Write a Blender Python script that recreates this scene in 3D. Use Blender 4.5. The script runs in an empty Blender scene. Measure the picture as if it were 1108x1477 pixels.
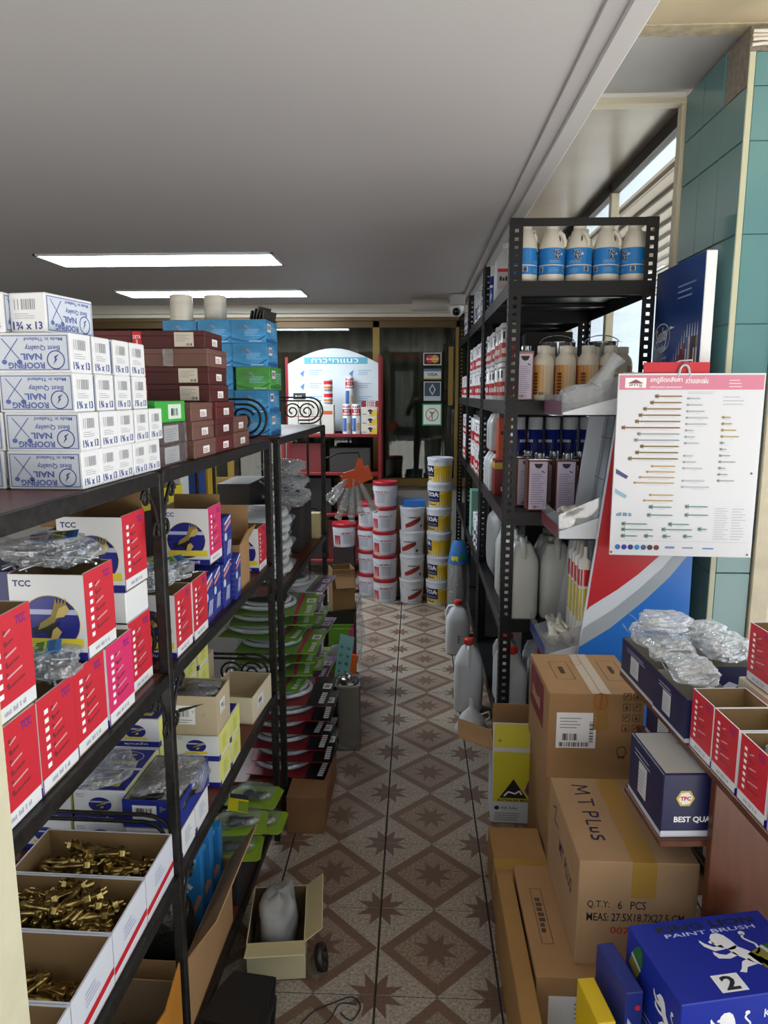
import bpy, bmesh, math, random
from mathutils import Vector, Matrix
random.seed(7)
sc = bpy.context.scene
COL = sc.collection
PI = math.pi
# ---------------------------------------------------------------- camera, sky, sun, exposure
F_PX = 1025.0
cam_d = bpy.data.cameras.new('camera'); cam = bpy.data.objects.new('camera', cam_d); COL.objects.link(cam)
cam_d.sensor_fit = 'VERTICAL'; cam_d.sensor_height = 36.0; cam_d.lens = 36.0 * F_PX / 1477.0
cam_d.clip_start = 0.02
cam.location = (0, 0, 1.55)
cam.rotation_euler = (math.radians(90 - 9.444), 0, math.radians(2.535))
sc.camera = cam
sc.view_settings.view_transform = 'Standard'; sc.view_settings.look = 'None'
sc.view_settings.gamma = 1.0; sc.view_settings.use_curve_mapping = False
sc.view_settings.exposure = 0.92
w = bpy.data.worlds.new('sky'); sc.world = w; w.use_nodes = True
bg = w.node_tree.nodes['Background']
bg.inputs[0].default_value = (0.80, 0.90, 1.0, 1); bg.inputs[1].default_value = 1.0
sun_d = bpy.data.lights.new('sun', 'SUN'); sun = bpy.data.objects.new('sun', sun_d); COL.objects.link(sun)
sun_d.energy = 13.0; sun_d.angle = math.radians(0.6); sun_d.color = (1.0, 0.97, 0.93)
sun.rotation_euler = (math.radians(21), math.radians(-15), 0)
sun.location = (4, -6, 8)

# ---------------------------------------------------------------- materials
def lin(c):
    c = c / 255.0
    return c / 12.92 if c <= 0.04045 else ((c + 0.055) / 1.055) ** 2.4
def hexc(h):
    h = h.lstrip('#')
    return tuple(lin(int(h[i:i + 2], 16)) for i in (0, 2, 4))
MATS = {}
def M(h, rough=0.55, metal=0.0, var=0.0, scale=40.0, bump=0.0, emit=None, trans=0.0, alpha=1.0, coat=0.0, stretch=None, spec=0.5):
    key = (h, rough, metal, var, scale, bump, emit, trans, alpha, coat, stretch, spec)
    if key in MATS: return MATS[key]
    m = bpy.data.materials.new('paint_' + h.strip('#')); m.use_nodes = True
    nt = m.node_tree; b = nt.nodes['Principled BSDF']
    c = hexc(h)
    b.inputs['Base Color'].default_value = (*c, 1); b.inputs['Roughness'].default_value = rough
    b.inputs['Metallic'].default_value = metal; b.inputs['Transmission Weight'].default_value = trans
    b.inputs['Alpha'].default_value = alpha; b.inputs['Coat Weight'].default_value = coat
    b.inputs['Specular IOR Level'].default_value = spec
    if emit:
        b.inputs['Emission Color'].default_value = (*c, 1); b.inputs['Emission Strength'].default_value = emit
    if var or bump:
        tc = nt.nodes.new('ShaderNodeTexCoord'); n = nt.nodes.new('ShaderNodeTexNoise')
        n.inputs['Scale'].default_value = scale; n.inputs['Detail'].default_value = 4
        if stretch:
            mp = nt.nodes.new('ShaderNodeMapping'); mp.inputs['Scale'].default_value = stretch
            nt.links.new(tc.outputs['Object'], mp.inputs[0]); nt.links.new(mp.outputs[0], n.inputs['Vector'])
        else:
            nt.links.new(tc.outputs['Object'], n.inputs['Vector'])
        if var:
            r = nt.nodes.new('ShaderNodeValToRGB')
            r.color_ramp.elements[0].position = 0.3; r.color_ramp.elements[1].position = 0.7
            r.color_ramp.elements[0].color = (*[x * (1 - var) for x in c], 1)
            r.color_ramp.elements[1].color = (*[min(1, x * (1 + var)) for x in c], 1)
            nt.links.new(n.outputs[0], r.inputs[0]); nt.links.new(r.outputs[0], b.inputs['Base Color'])
        if bump:
            bp = nt.nodes.new('ShaderNodeBump'); bp.inputs['Strength'].default_value = bump; bp.inputs['Distance'].default_value = 0.01
            nt.links.new(n.outputs[0], bp.inputs['Height']); nt.links.new(bp.outputs[0], b.inputs['Normal'])
    MATS[key] = m
    return m
def film(name, tint=(0.9, 0.93, 0.95), haze=0.16, rough=0.12, gloss=0.22, scale=60):
    """clear wrinkled plastic film: mostly see-through, milky haze, glossy wrinkles"""
    if name in MATS: return MATS[name]
    m = bpy.data.materials.new(name); m.use_nodes = True; nt = m.node_tree
    nt.nodes.remove(nt.nodes['Principled BSDF']); out = nt.nodes['Material Output']
    tr = nt.nodes.new('ShaderNodeBsdfTransparent'); tr.inputs[0].default_value = (*tint, 1)
    df = nt.nodes.new('ShaderNodeBsdfDiffuse'); df.inputs[0].default_value = (0.85, 0.88, 0.9, 1)
    gl = nt.nodes.new('ShaderNodeBsdfGlossy'); gl.inputs['Roughness'].default_value = rough
    n = nt.nodes.new('ShaderNodeTexNoise'); n.inputs['Scale'].default_value = scale; n.inputs['Detail'].default_value = 3
    tc = nt.nodes.new('ShaderNodeTexCoord'); nt.links.new(tc.outputs['Object'], n.inputs['Vector'])
    bp = nt.nodes.new('ShaderNodeBump'); bp.inputs['Strength'].default_value = 0.9; bp.inputs['Distance'].default_value = 0.02
    nt.links.new(n.outputs[0], bp.inputs['Height']); nt.links.new(bp.outputs[0], gl.inputs['Normal'])
    m1 = nt.nodes.new('ShaderNodeMixShader'); m1.inputs[0].default_value = haze
    m2 = nt.nodes.new('ShaderNodeMixShader'); m2.inputs[0].default_value = gloss
    nt.links.new(tr.outputs[0], m1.inputs[1]); nt.links.new(df.outputs[0], m1.inputs[2])
    nt.links.new(m1.outputs[0], m2.inputs[1]); nt.links.new(gl.outputs[0], m2.inputs[2])
    nt.links.new(m2.outputs[0], out.inputs[0])
    MATS[name] = m
    return m
def glass(name, tint=(0.8, 0.85, 0.82), refl=0.10):
    if name in MATS: return MATS[name]
    m = bpy.data.materials.new(name); m.use_nodes = True; nt = m.node_tree
    nt.nodes.remove(nt.nodes['Principled BSDF']); out = nt.nodes['Material Output']
    tr = nt.nodes.new('ShaderNodeBsdfTransparent'); tr.inputs[0].default_value = (*tint, 1)
    gl = nt.nodes.new('ShaderNodeBsdfGlossy'); gl.inputs['Roughness'].default_value = 0.0
    fr = nt.nodes.new('ShaderNodeLayerWeight'); fr.inputs[0].default_value = 0.5
    pw = nt.nodes.new('ShaderNodeMath'); pw.operation = 'POWER'; pw.inputs[1].default_value = 5.0
    nt.links.new(fr.outputs['Facing'], pw.inputs[0])
    ad = nt.nodes.new('ShaderNodeMath'); ad.operation = 'ADD'; ad.inputs[1].default_value = refl; ad.use_clamp = True
    nt.links.new(pw.outputs[0], ad.inputs[0])
    mx = nt.nodes.new('ShaderNodeMixShader')
    nt.links.new(ad.outputs[0], mx.inputs[0]); nt.links.new(tr.outputs[0], mx.inputs[1]); nt.links.new(gl.outputs[0], mx.inputs[2])
    nt.links.new(mx.outputs[0], out.inputs[0])
    MATS[name] = m
    return m

# ---------------------------------------------------------------- text glyphs, cached as flat triangles at size 1
TXT = {}
def glyphs(s, bold=0.0):
    k = (s, bold)
    if k in TXT: return TXT[k]
    cu = bpy.data.curves.new('t', 'FONT'); cu.body = s; cu.size = 1.0; cu.resolution_u = 2; cu.offset = bold
    cu.align_x = 'LEFT'
    o = bpy.data.objects.new('t', cu); COL.objects.link(o)
    dg = bpy.context.evaluated_depsgraph_get(); dg.update()
    me = bpy.data.meshes.new_from_object(o.evaluated_get(dg))
    vs = [(v.co.x, v.co.y) for v in me.vertices]; fs = [tuple(p.vertices) for p in me.polygons]
    bpy.data.objects.remove(o); bpy.data.curves.remove(cu); bpy.data.meshes.remove(me)
    if vs:
        x0 = min(v[0] for v in vs); x1 = max(v[0] for v in vs); y0 = min(v[1] for v in vs); y1 = max(v[1] for v in vs)
    else: x0 = x1 = y0 = y1 = 0
    TXT[k] = (vs, fs, (x0, x1, y0, y1))
    return TXT[k]

# ---------------------------------------------------------------- flat print: 2D shapes stamped just above a face
GREEK = {'SIZE 3/8 x 60', 'COATED', '25 KG', 'FRAGILE', 'BRAND', 'SHIELD', 'ACETONE', 'RUBBER', 'GLUE', 'X', 'LACQUER', 'SHOWER', 'HOSE', 'Cool', 'MAX', 'SEALANT', 'Loctite', 'Teroson', 'HENKEL', 'SHERA tile fix', 'SCREW', 'SUM', 'PAP', 'RESIN 318', 'SAMSO', 'ACRYLIC', 'SKBOOT', 'Bosny', 'SOMIC', 'WD'}
class Dec:
    def __init__(s): s.it = []; s.z = 0
    def poly(s, pts, m, l=0): s.it.append(([(p[0], p[1]) for p in pts], [tuple(range(len(pts)))], m, l)); return s
    def rect(s, x0, y0, x1, y1, m, l=0): return s.poly([(x0, y0), (x1, y0), (x1, y1), (x0, y1)], m, l)
    def ell(s, cx, cy, rx, ry, m, l=0, n=20, a0=0, a1=2 * PI):
        return s.poly([(cx + rx * math.cos(a0 + (a1 - a0) * i / n), cy + ry * math.sin(a0 + (a1 - a0) * i / n)) for i in range(n if a1 - a0 > 6.2 else n + 1)], m, l)
    def ring(s, cx, cy, rx, ry, t, m, l=0, n=20):
        vs = []; fs = []
        for i in range(n):
            a = 2 * PI * i / n; vs += [(cx + rx * math.cos(a), cy + ry * math.sin(a)), (cx + (rx - t) * math.cos(a), cy + (ry - t) * math.sin(a))]
            j = (i + 1) % n; fs.append((2 * i, 2 * j, 2 * j + 1, 2 * i + 1))
        s.it.append((vs, fs, m, l)); return s
    def frame(s, x0, y0, x1, y1, t, m, l=0):
        s.rect(x0, y0, x1, y0 + t, m, l); s.rect(x0, y1 - t, x1, y1, m, l); s.rect(x0, y0, x0 + t, y1, m, l); s.rect(x1 - t, y0, x1, y1, m, l); return s
    def line(s, x0, y0, x1, y1, t, m, l=0):
        dx, dy = x1 - x0, y1 - y0; k = math.hypot(dx, dy) or 1; nx, ny = -dy / k * t / 2, dx / k * t / 2
        return s.poly([(x0 - nx, y0 - ny), (x1 - nx, y1 - ny), (x1 + nx, y1 + ny), (x0 + nx, y0 + ny)], m, l)
    def path(s, pts, t, m, l=0):
        for a, b in zip(pts, pts[1:]): s.line(*a, *b, t, m, l)
        return s
    def text(s, t, x, y, w, h, m, l=0, rot=0, bold=0.01):
        """fit the words t into the box whose lower left is x,y, width w, height h; rot turns about the box centre"""
        if t in GREEK:      # print too small to read in the photograph: a run of letter-sized marks
            r = random.Random(len(t) * 7 + ord(t[0])); n = len(t); vs = []; fs = []
            for i, ch in enumerate(t):
                if ch == ' ': continue
                a0, a1, b1 = i / n, (i + .72) / n, r.choice((.7, 1.0, 1.0, .85)); k = len(vs); vs += [(a0, 0), (a1, 0), (a1, b1), (a0, b1)]; fs.append((k, k + 1, k + 2, k + 3))
            x0, x1, y0, y1 = 0, 1, 0, 1
        else: vs, fs, (x0, x1, y0, y1) = glyphs(t, bold)
        if not vs: return s
        sx, sy = w / max(1e-6, x1 - x0), h / max(1e-6, y1 - y0)
        ca, sa = math.cos(rot), math.sin(rot); o = []
        for a, b in vs:
            p = (a - x0) * sx - w / 2; q = (b - y0) * sy - h / 2
            o.append((x + w / 2 + p * ca - q * sa, y + h / 2 + p * sa + q * ca))
        s.it.append((o, fs, m, l)); return s
    def bars(s, x, y, w, h, m, l=0, n=14, vert=False):
        r = random.Random(int(w * 1e5) + n); p = 0
        ws = [r.choice((1, 1, 2, 3)) for _ in range(2 * n)]; tot = sum(ws)
        for i, q in enumerate(ws):
            if i % 2 == 0:
                a, b = p / tot, (p + q) / tot
                if vert: s.rect(x, y + h * a, x + w, y + h * b, m, l)
                else: s.rect(x + w * a, y, x + w * b, y + h, m, l)
            p += q
        return s
    def lines(s, x, y, w, h, n, m, l=0, fill=0.4):
        r = random.Random(n + int(w * 1e4))
        for i in range(n):
            yy = y + h * (n - 1 - i) / n
            s.rect(x, yy, x + w * r.uniform(0.6, 1.0), yy + h / n * fill, m, l)
        return s

# ---------------------------------------------------------------- mesh builder
class MB:
    def __init__(s): s.v = []; s.f = []; s.mi = []; s.sm = []; s.ms = []
    def slot(s, m):
        if m not in s.ms: s.ms.append(m)
        return s.ms.index(m)
    def add(s, vs, fs, m, smooth=False, T=None):
        o = len(s.v); k = s.slot(m)
        s.v += [tuple(T @ Vector(p)) for p in vs] if T is not None else [tuple(p) for p in vs]
        for f in fs: s.f.append(tuple(i + o for i in f)); s.mi.append(k); s.sm.append(smooth)
        return s
    def box(s, x0, x1, y0, y1, z0, z1, m, c=0.0, T=None):
        if x0 > x1: x0, x1 = x1, x0
        if y0 > y1: y0, y1 = y1, y0
        if z0 > z1: z0, z1 = z1, z0
        if not c:
            vs = [(x, y, z) for x in (x0, x1) for y in (y0, y1) for z in (z0, z1)]
            return s.add(vs, [(0, 1, 3, 2), (4, 6, 7, 5), (0, 4, 5, 1), (2, 3, 7, 6), (0, 2, 6, 4), (1, 5, 7, 3)], m, False, T)
        c = min(c, (x1 - x0) * .45, (y1 - y0) * .45, (z1 - z0) * .45)
        X = (x0, x1); Y = (y0, y1); Z = (z0, z1); idx = {}; vs = []
        for i in (0, 1):
            for j in (0, 1):
                for k in (0, 1):
                    sx, sy, sz = (1, -1)[i], (1, -1)[j], (1, -1)[k]
                    for a in range(3):
                        idx[i, j, k, a] = len(vs)
                        vs.append((X[i] + (0 if a == 0 else c * sx), Y[j] + (0 if a == 1 else c * sy), Z[k] + (0 if a == 2 else c * sz)))
        fs = []
        for i in (0, 1):
            q = [idx[i, 0, 0, 0], idx[i, 0, 1, 0], idx[i, 1, 1, 0], idx[i, 1, 0, 0]]; fs.append(q if i == 0 else q[::-1])
            q = [idx[0, i, 0, 1], idx[1, i, 0, 1], idx[1, i, 1, 1], idx[0, i, 1, 1]]; fs.append(q if i == 0 else q[::-1])
            q = [idx[0, 0, i, 2], idx[0, 1, i, 2], idx[1, 1, i, 2], idx[1, 0, i, 2]]; fs.append(q if i == 0 else q[::-1])
        for j in (0, 1):
            for k in (0, 1):
                q = [idx[0, j, k, 1], idx[1, j, k, 1], idx[1, j, k, 2], idx[0, j, k, 2]]; fs.append(q if (j + k) % 2 == 0 else q[::-1])
                q = [idx[j, 0, k, 2], idx[j, 1, k, 2], idx[j, 1, k, 0], idx[j, 0, k, 0]]; fs.append(q if (j + k) % 2 == 0 else q[::-1])
                q = [idx[j, k, 0, 0], idx[j, k, 1, 0], idx[j, k, 1, 1], idx[j, k, 0, 1]]; fs.append(q if (j + k) % 2 == 0 else q[::-1])
        for i in (0, 1):
            for j in (0, 1):
                for k in (0, 1):
                    q = [idx[i, j, k, 0], idx[i, j, k, 1], idx[i, j, k, 2]]; fs.append(q if (i + j + k) % 2 == 1 else q[::-1])
        return s.add(vs, fs, m, False, T)
    def prism(s, pts, z0, z1, m, T=None):
        n = len(pts); vs = [(p[0], p[1], z0) for p in pts] + [(p[0], p[1], z1) for p in pts]
        fs = [tuple(range(n))[::-1], tuple(range(n, 2 * n))] + [(i, (i + 1) % n, (i + 1) % n + n, i + n) for i in range(n)]
        return s.add(vs, fs, m, False, T)
    def lathe(s, prof, m, n=20, T=None, ex=1.0, ey=1.0, caps=True, smooth=True, sq=0):
        """profile [(r,z)..]; sq>0 squares the section (superellipse)"""
        vs = []; fs = []
        for r, z in prof:
            for i in range(n):
                a = 2 * PI * (i + .5) / n; c_, s_ = math.cos(a), math.sin(a)
                if sq:
                    k = (abs(c_) ** sq + abs(s_) ** sq) ** (-1 / sq); c_ *= k; s_ *= k
                vs.append((r * c_ * ex, r * s_ * ey, z))
        for j in range(len(prof) - 1):
            for i in range(n):
                k = (i + 1) % n; fs.append((j * n + i, j * n + k, (j + 1) * n + k, (j + 1) * n + i))
        s.add(vs, fs, m, smooth, T)
        if caps:
            o = len(prof) - 1
            if prof[0][0] > 1e-5: s.add(vs[:n], [tuple(range(n))[::-1]], m, False, T)
            if prof[-1][0] > 1e-5: s.add(vs[o * n:], [tuple(range(n))], m, False, T)
        return s
    def tube(s, pts, r, m, n=8, closed=False, T=None, flat=1.0):
        P_ = [Vector(p) for p in pts]; N = len(P_); vs = []; fs = []; prev = None
        rr = r if isinstance(r, (list, tuple)) else [r] * N
        for i, p in enumerate(P_):
            if closed: t = P_[(i + 1) % N] - P_[i - 1]
            else: t = P_[min(i + 1, N - 1)] - P_[max(i - 1, 0)]
            if t.length < 1e-9: t = Vector((0, 0, 1))
            t.normalize()
            if prev is None:
                a = Vector((0, 0, 1)) if abs(t.z) < .9 else Vector((1, 0, 0))
                u = t.cross(a).normalized()
            else:
                u = prev - t * prev.dot(t)
                if u.length < 1e-6: u = t.orthogonal()
                u.normalize()
            prev = u; w_ = t.cross(u)
            for k in range(n):
                a = 2 * PI * k / n; vs.append(tuple(p + u * (rr[i] * math.cos(a)) + w_ * (rr[i] * flat * math.sin(a))))
        for i in range(N if closed else N - 1):
            j = (i + 1) % N
            for k in range(n):
                l = (k + 1) % n; fs.append((i * n + k, i * n + l, j * n + l, j * n + k))
        s.add(vs, fs, m, True, T)
        if not closed:
            s.add(vs[:n], [tuple(range(n))[::-1]], m, False, T); s.add(vs[-n:], [tuple(range(n))], m, False, T)
        return s
    def stamp(s, d, o, ux, uy, off=0.0004, T=None):
        """put a flat print on a face: o is the corner, ux and uy the unit directions of the print's x and y"""
        o = Vector(o); ux = Vector(ux).normalized(); uy = Vector(uy).normalized(); n = ux.cross(uy)
        for vs, fs, m, l in d.it:
            s.add([tuple(o + ux * a + uy * b + n * off * (l + 1)) for a, b in vs], fs, m, False, T)
        return s
    def wrap(s, d, r, T=None, off=0.0005, a0=0.0, ex=1.0, ey=1.0, step=0.012, rz=None):
        """wrap a print round an upright cylinder of radius r, print x runs along the girth from angle a0"""
        for vs, fs, m, l in d.it:
            for f in fs:
                p = [vs[i] for i in f]
                # cut long shapes into strips along x
                x0 = min(q[0] for q in p); x1 = max(q[0] for q in p); n = max(1, int((x1 - x0) / step)) if len(p) == 4 else 1
                y0 = min(q[1] for q in p); y1 = max(q[1] for q in p)
                parts = [p] if n == 1 else [[(x0 + (x1 - x0) * k / n, y0), (x0 + (x1 - x0) * (k + 1) / n, y0), (x0 + (x1 - x0) * (k + 1) / n, y1), (x0 + (x1 - x0) * k / n, y1)] for k in range(n)]
                for q in parts:
                    o = []
                    for a, b in q:
                        R = (rz(b) if rz else r) + off * (l + 1); an = a0 + a / r
                        o.append((R * math.cos(an) * ex, R * math.sin(an) * ey, b))
                    s.add(o, [tuple(range(len(o)))], m, False, T)
        return s
    def mesh(s, name):
        me = bpy.data.meshes.new(name); me.from_pydata(s.v, [], s.f)
        for m in s.ms: me.materials.append(m)
        me.polygons.foreach_set('material_index', s.mi); me.polygons.foreach_set('use_smooth', s.sm)
        me.update(); return me
    def build(s, name, parent=None, loc=None, rz=None, label=None):
        o = bpy.data.objects.new(name, s.mesh(name)); COL.objects.link(o)
        if parent is not None: o.parent = parent
        if loc is not None: o.location = loc
        if rz is not None: o.rotation_euler = (0, 0, rz)
        if label: o['label'] = label
        return o
def smooth(pts, n=6):
    P_ = [Vector(p) for p in pts]; out = []
    for i in range(len(P_) - 1):
        a, b, c, d = P_[max(i - 1, 0)], P_[i], P_[i + 1], P_[min(i + 2, len(P_) - 1)]
        for k in range(n):
            t = k / n; out.append(tuple(0.5 * ((2 * b) + (c - a) * t + (2 * a - 5 * b + 4 * c - d) * t * t + (3 * b - a - 3 * c + d) * t ** 3)))
    return out + [tuple(P_[-1])]
def T3(loc=(0, 0, 0), rx=0, ry=0, rz=0, sc_=1.0):
    return Matrix.Translation(loc) @ Matrix.Rotation(rz, 4, 'Z') @ Matrix.Rotation(ry, 4, 'Y') @ Matrix.Rotation(rx, 4, 'X') @ Matrix.Scale(sc_, 4)
def tag(o, label, cat, group=None):
    o['label'] = label; o['category'] = cat
    if group: o['group'] = group
    return o
def thing(name, label, cat, loc=(0, 0, 0), rz=0.0, group=None):
    o = bpy.data.objects.new(name, None); COL.objects.link(o); o.empty_display_size = 0.05
    o.location = loc; o.rotation_euler = (0, 0, rz)
    return tag(o, label, cat, group)
def struct(o): o['kind'] = 'structure'; return o
KIDS = {}
def kids(o):
    return [c for c in bpy.data.objects if c.parent == o]
def dup(root, loc, rz=None, label=None, group=None, ch=None, rot=None):
    r = root.copy(); COL.objects.link(r); r.location = loc
    if rz is not None: r.rotation_euler = (0, 0, rz)
    if rot is not None: r.rotation_euler = rot
    if label: r['label'] = label
    if group: r['group'] = group
    if root.name not in KIDS: KIDS[root.name] = [(c, kids(c)) for c in kids(root)]
    for c, gs in KIDS[root.name]:
        d = c.copy(); COL.objects.link(d); d.parent = r
        for g in gs:
            e = g.copy(); COL.objects.link(e); e.parent = d
    return r
class Proto:
    """builds a thing the first time and places copies after that"""
    def __init__(s, fn): s.fn = fn; s.root = None
    def put(s, loc, rz=0.0, label=None, group=None, rot=None):
        if s.root is None:
            s.root = s.fn(); r = s.root; r.location = loc; r.rotation_euler = rot if rot is not None else (0, 0, rz)
            if label: r['label'] = label
            if group: r['group'] = group
            return r
        return dup(s.root, loc, rz, label, group, rot=rot)
ORD = ('first', 'second', 'third', 'fourth', 'fifth', 'sixth', 'seventh', 'eighth', 'ninth', 'tenth', 'eleventh', 'twelfth', 'thirteenth', 'fourteenth')
def up(k, n): return 'lowest' if k == 0 else ('topmost' if k == n - 1 else ORD[k] + ' from the bottom')
# the left rack runs along the aisle, turned a little; s along it, d into it, z up
RA = math.radians(1.4)
def LR(s, d, z):
    return (-0.5 + (s - 1.2) * math.sin(RA) - d * math.cos(RA), 1.2 + (s - 1.2) * math.cos(RA) + d * math.sin(RA), z)
# ================================================================ SETTING
GR = '#6f6a62'
def S(name, mb, parent=None, **k):
    o = mb.build(name, parent, **k)
    if parent is None: struct(o)
    return o
# ---- floor: patterned ceramic tiles
TX, TY, X00, Y00 = 0.325, 0.3195, -0.095, 1.622
mb = MB(); mb.box(-3.4, 1.3, -0.6, 6.9, -0.06, -0.0025, M('#2f2a25', 0.9))
floor = S('floor', mb)
def tile_mesh():
    base = M('#857668', 0.30, var=0.42, scale=130, spec=0.4); band = M('#6f584a', 0.36, var=0.2, scale=160, spec=0.4); star = M('#6a5348', 0.36, var=0.2, scale=160, spec=0.4)
    cream = M('#9a9084', 0.30, var=0.42, scale=130, spec=0.4)
    mb = MB(); gx, gy = 0.0032, 0.0016; a, b = TX / 2 - gx, TY / 2 - gy
    mb.box(-a, a, -b, b, -0.008, -0.0004, cream, 0.0008)
    d = Dec()
    d.poly([(a, 0), (0, b), (-a, 0), (0, -b)], band, 0)
    k = 0.75; d.poly([(a * k, 0), (0, b * k), (-a * k, 0), (0, -b * k)], base, 1)
    def starpoly(cx, cy, R, r, m, l):
        pts = [((R if i % 2 == 0 else r) * math.cos(PI * i / 8 + PI / 8), (R if i % 2 == 0 else r) * math.sin(PI * i / 8 + PI / 8)) for i in range(16)]
        for sx in range(16):   # fan of triangles, kept inside the tile
            p, q = pts[sx], pts[(sx + 1) % 16]
            tri = [(cx, cy), (cx + p[0], cy + p[1]), (cx + q[0], cy + q[1])]
            tri = [(max(-a, min(a, x)), max(-b, min(b, y))) for x, y in tri]
            d.poly(tri, m, l)
    starpoly(0, 0, 0.068, 0.031, star, 2)
    for sx in (-1, 1):
        for sy in (-1, 1): starpoly(sx * a, sy * b, 0.076, 0.035, star, 1)
    mb.stamp(d, (0, 0, -0.0004), (1, 0, 0), (0, 1, 0), off=0.00012)
    return mb.mesh('tile')
tm = tile_mesh()
for i in range(-3, 4):
    for j in range(-2, 15):
        x, y = X00 + (i + .5) * TX, Y00 + (j + .5) * TY
        if x + TX / 2 > 1.25: continue
        o = bpy.data.objects.new('tile', tm); COL.objects.link(o); o.parent = floor; o.location = (x, y, 0)
# ---- pavement outside, in front of and beside the shop
mb = MB(); mb.box(-14, 14, -16, -0.6, -0.12, -0.05, M('#b4b2ae', 0.9, var=0.12, scale=3)); mb.box(1.3, 14, -0.6, 16, -0.12, -0.05, M('#b4b2ae', 0.9, var=0.12, scale=3))
S('pavement', mb)
# ---- across the street behind the photographer: unseen shophouse fronts, added to keep bright sky out of the back glass
mb = MB(); mb.box(-14, 14, -15.2, -15, -0.05, 7.5, M('#7d776c', 0.8, var=0.1, scale=1))
for i in range(9):
    x = -13 + i * 3.0; mb.box(x, x + 2.2, -15.0, -14.96, 0.0, 2.7, M('#3a3d3e', 0.5)); mb.box(x + .2, x + .9, -14.96, -14.93, 0.3, 2.4, M('#a9aaa2', 0.6)); mb.box(x - .2, x + 2.4, -15.0, -13.9, 2.85, 2.97, M('#8e4a3a', 0.7)); mb.box(x + .3, x + 1.8, -15.0, -14.96, 3.6, 5.2, M('#54595c', 0.4))
S('added_shophouse_row', mb)
# ---- ceiling and its right-hand moulding
mb = MB(); mb.box(-3.4, 0.44, -0.6, 6.9, 2.3, 2.36, M('#b3b0b0', 0.6, var=0.03, scale=1.2)); S('ceiling', mb)
mb = MB(); wm = M('#b8b6b5', 0.55)
mb.box(0.405, 0.46, -0.6, 6.3, 2.285, 2.76, wm, 0.004); mb.box(0.36, 0.41, -0.6, 6.3, 2.293, 2.301, M('#aeabab', 0.55), 0.002)
S('trim_1', mb)
mb = MB(); mb.box(0.46, 1.9, -0.6, 2.56, 2.70, 2.76, M('#b3a488', 0.6, var=0.12, scale=5)); mb.box(0.46, 1.9, 2.56, 3.07, 2.715, 2.76, M('#b6b4b2', 0.6, var=0.05, scale=4))
# torn paper edge between the two soffit sheets
pts = [(0.462, 2.50)] + [(0.462 + i * 0.05, 2.575 + random.uniform(-0.012, 0.02)) for i in range(0, 14)] + [(1.20, 2.50)]
mb.prism(pts, 2.696, 2.704, M('#a79a80', 0.7, var=0.2, scale=30))
S('soffit_front', mb)
mb = MB(); mb.box(0.46, 1.12, 3.13, 6.3, 2.70, 2.76, M('#8b7f72', 0.28, var=0.16, scale=2.5)); S('soffit_window', mb)
mb = MB(); cr = M('#d3cab0', 0.5)
mb.box(0.47, 1.065, 3.07, 3.13, 2.68, 2.73, cr, 0.003); mb.box(0.40, 0.52, 3.05, 3.09, 2.655, 2.69, cr, 0.003); mb.box(0.46, 1.05, 3.062, 3.07, 2.70, 2.75, M('#e2dfd8', 0.5))
S('trim_2', mb)
# ---- window wall on the right: low wall, frame, panes
mb = MB(); mb.box(1.08, 1.2, 3.05, 6.3, 0.0, 0.92, M('#b9b2a3', 0.8, var=0.1, scale=6)); S('wall_right', mb)
w1 = thing('window_1', 'x', 'x'); del w1['label']; del w1['category']; struct(w1)
fr = MB(); fm = M('#cfc6ad', 0.45)
fr.box(1.045, 1.088, 3.08, 3.135, 0.92, 2.70, fm, 0.003)
for y in (4.2, 5.3, 6.24): fr.box(1.07, 1.115, y, y + 0.05, 0.92, 2.70, fm, 0.003)
fr.box(1.07, 1.115, 3.13, 6.29, 0.92, 0.97, fm, 0.003); fr.box(1.07, 1.115, 3.13, 6.29, 2.64, 2.70, M('#1d1b1a', 0.5), 0.002)
fr.build('window_frame', w1)
for a, b in ((3.135, 4.2), (4.25, 5.3), (5.35, 6.24)):
    p = MB(); p.box(1.09, 1.096, a, b, 0.97, 2.64, glass('window_glass', (0.93, 0.95, 0.95), 0.02)); p.build('pane', w1)
# outside: slatted awning soffit, low wall, pale house across the lane
mb = MB(); am = M('#a79c8c', 0.5, metal=0.3)
for i in range(12):
    mb.box(1.24 + i * 0.085, 1.315 + i * 0.085, 2.9, 6.6, 2.62 - i * 0.022, 2.635 - i * 0.022, am, 0.003)
mb.box(1.24, 2.3, 2.9, 6.6, 2.66, 2.68, M('#8c8376', 0.7)); S('awning', mb)
# ---- far wall: glazed front with bronze frame, curtain behind
mb = MB(); mb.box(-3.4, 1.2, 6.32, 6.42, 0, 0.74, M('#b8b4aa', 0.7, var=0.08, scale=5)); S('wall_back', mb)
mb = MB(); mb.box(-3.4, 0.46, 6.20, 6.30, 2.225, 2.30, M('#c6c0b2', 0.5), 0.004); mb.box(-3.4, 0.46, 6.23, 6.30, 2.195, 2.225, M('#d5cfbf', 0.5), 0.004); mb.box(-3.4, 0.6, 6.25, 6.31, 2.165, 2.195, M('#6c5636', 0.4, metal=0.3), 0.003)
S('trim_3', mb)
w2 = thing('window_2', 'x', 'x'); del w2['label']; del w2['category']; struct(w2)
bz = M('#8a7038', 0.4, metal=0.35)
f2 = MB()
for x in (-2.9, -1.65, -0.345, 0.37, 1.12): f2.box(x - 0.03, x + 0.03, 6.27, 6.33, 0.74, 2.17, bz, 0.003)
f2.box(-3.4, 1.15, 6.26, 6.34, 0.74, 0.81, bz, 0.004); f2.box(-3.4, 1.15, 6.27, 6.33, 2.11, 2.17, M('#5e4a2c', 0.4, metal=0.3), 0.003)
f2.box(0.28, 0.32, 6.262, 6.275, 1.45, 1.95, bz, 0.003)
f2.build('window_frame', w2)
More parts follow.
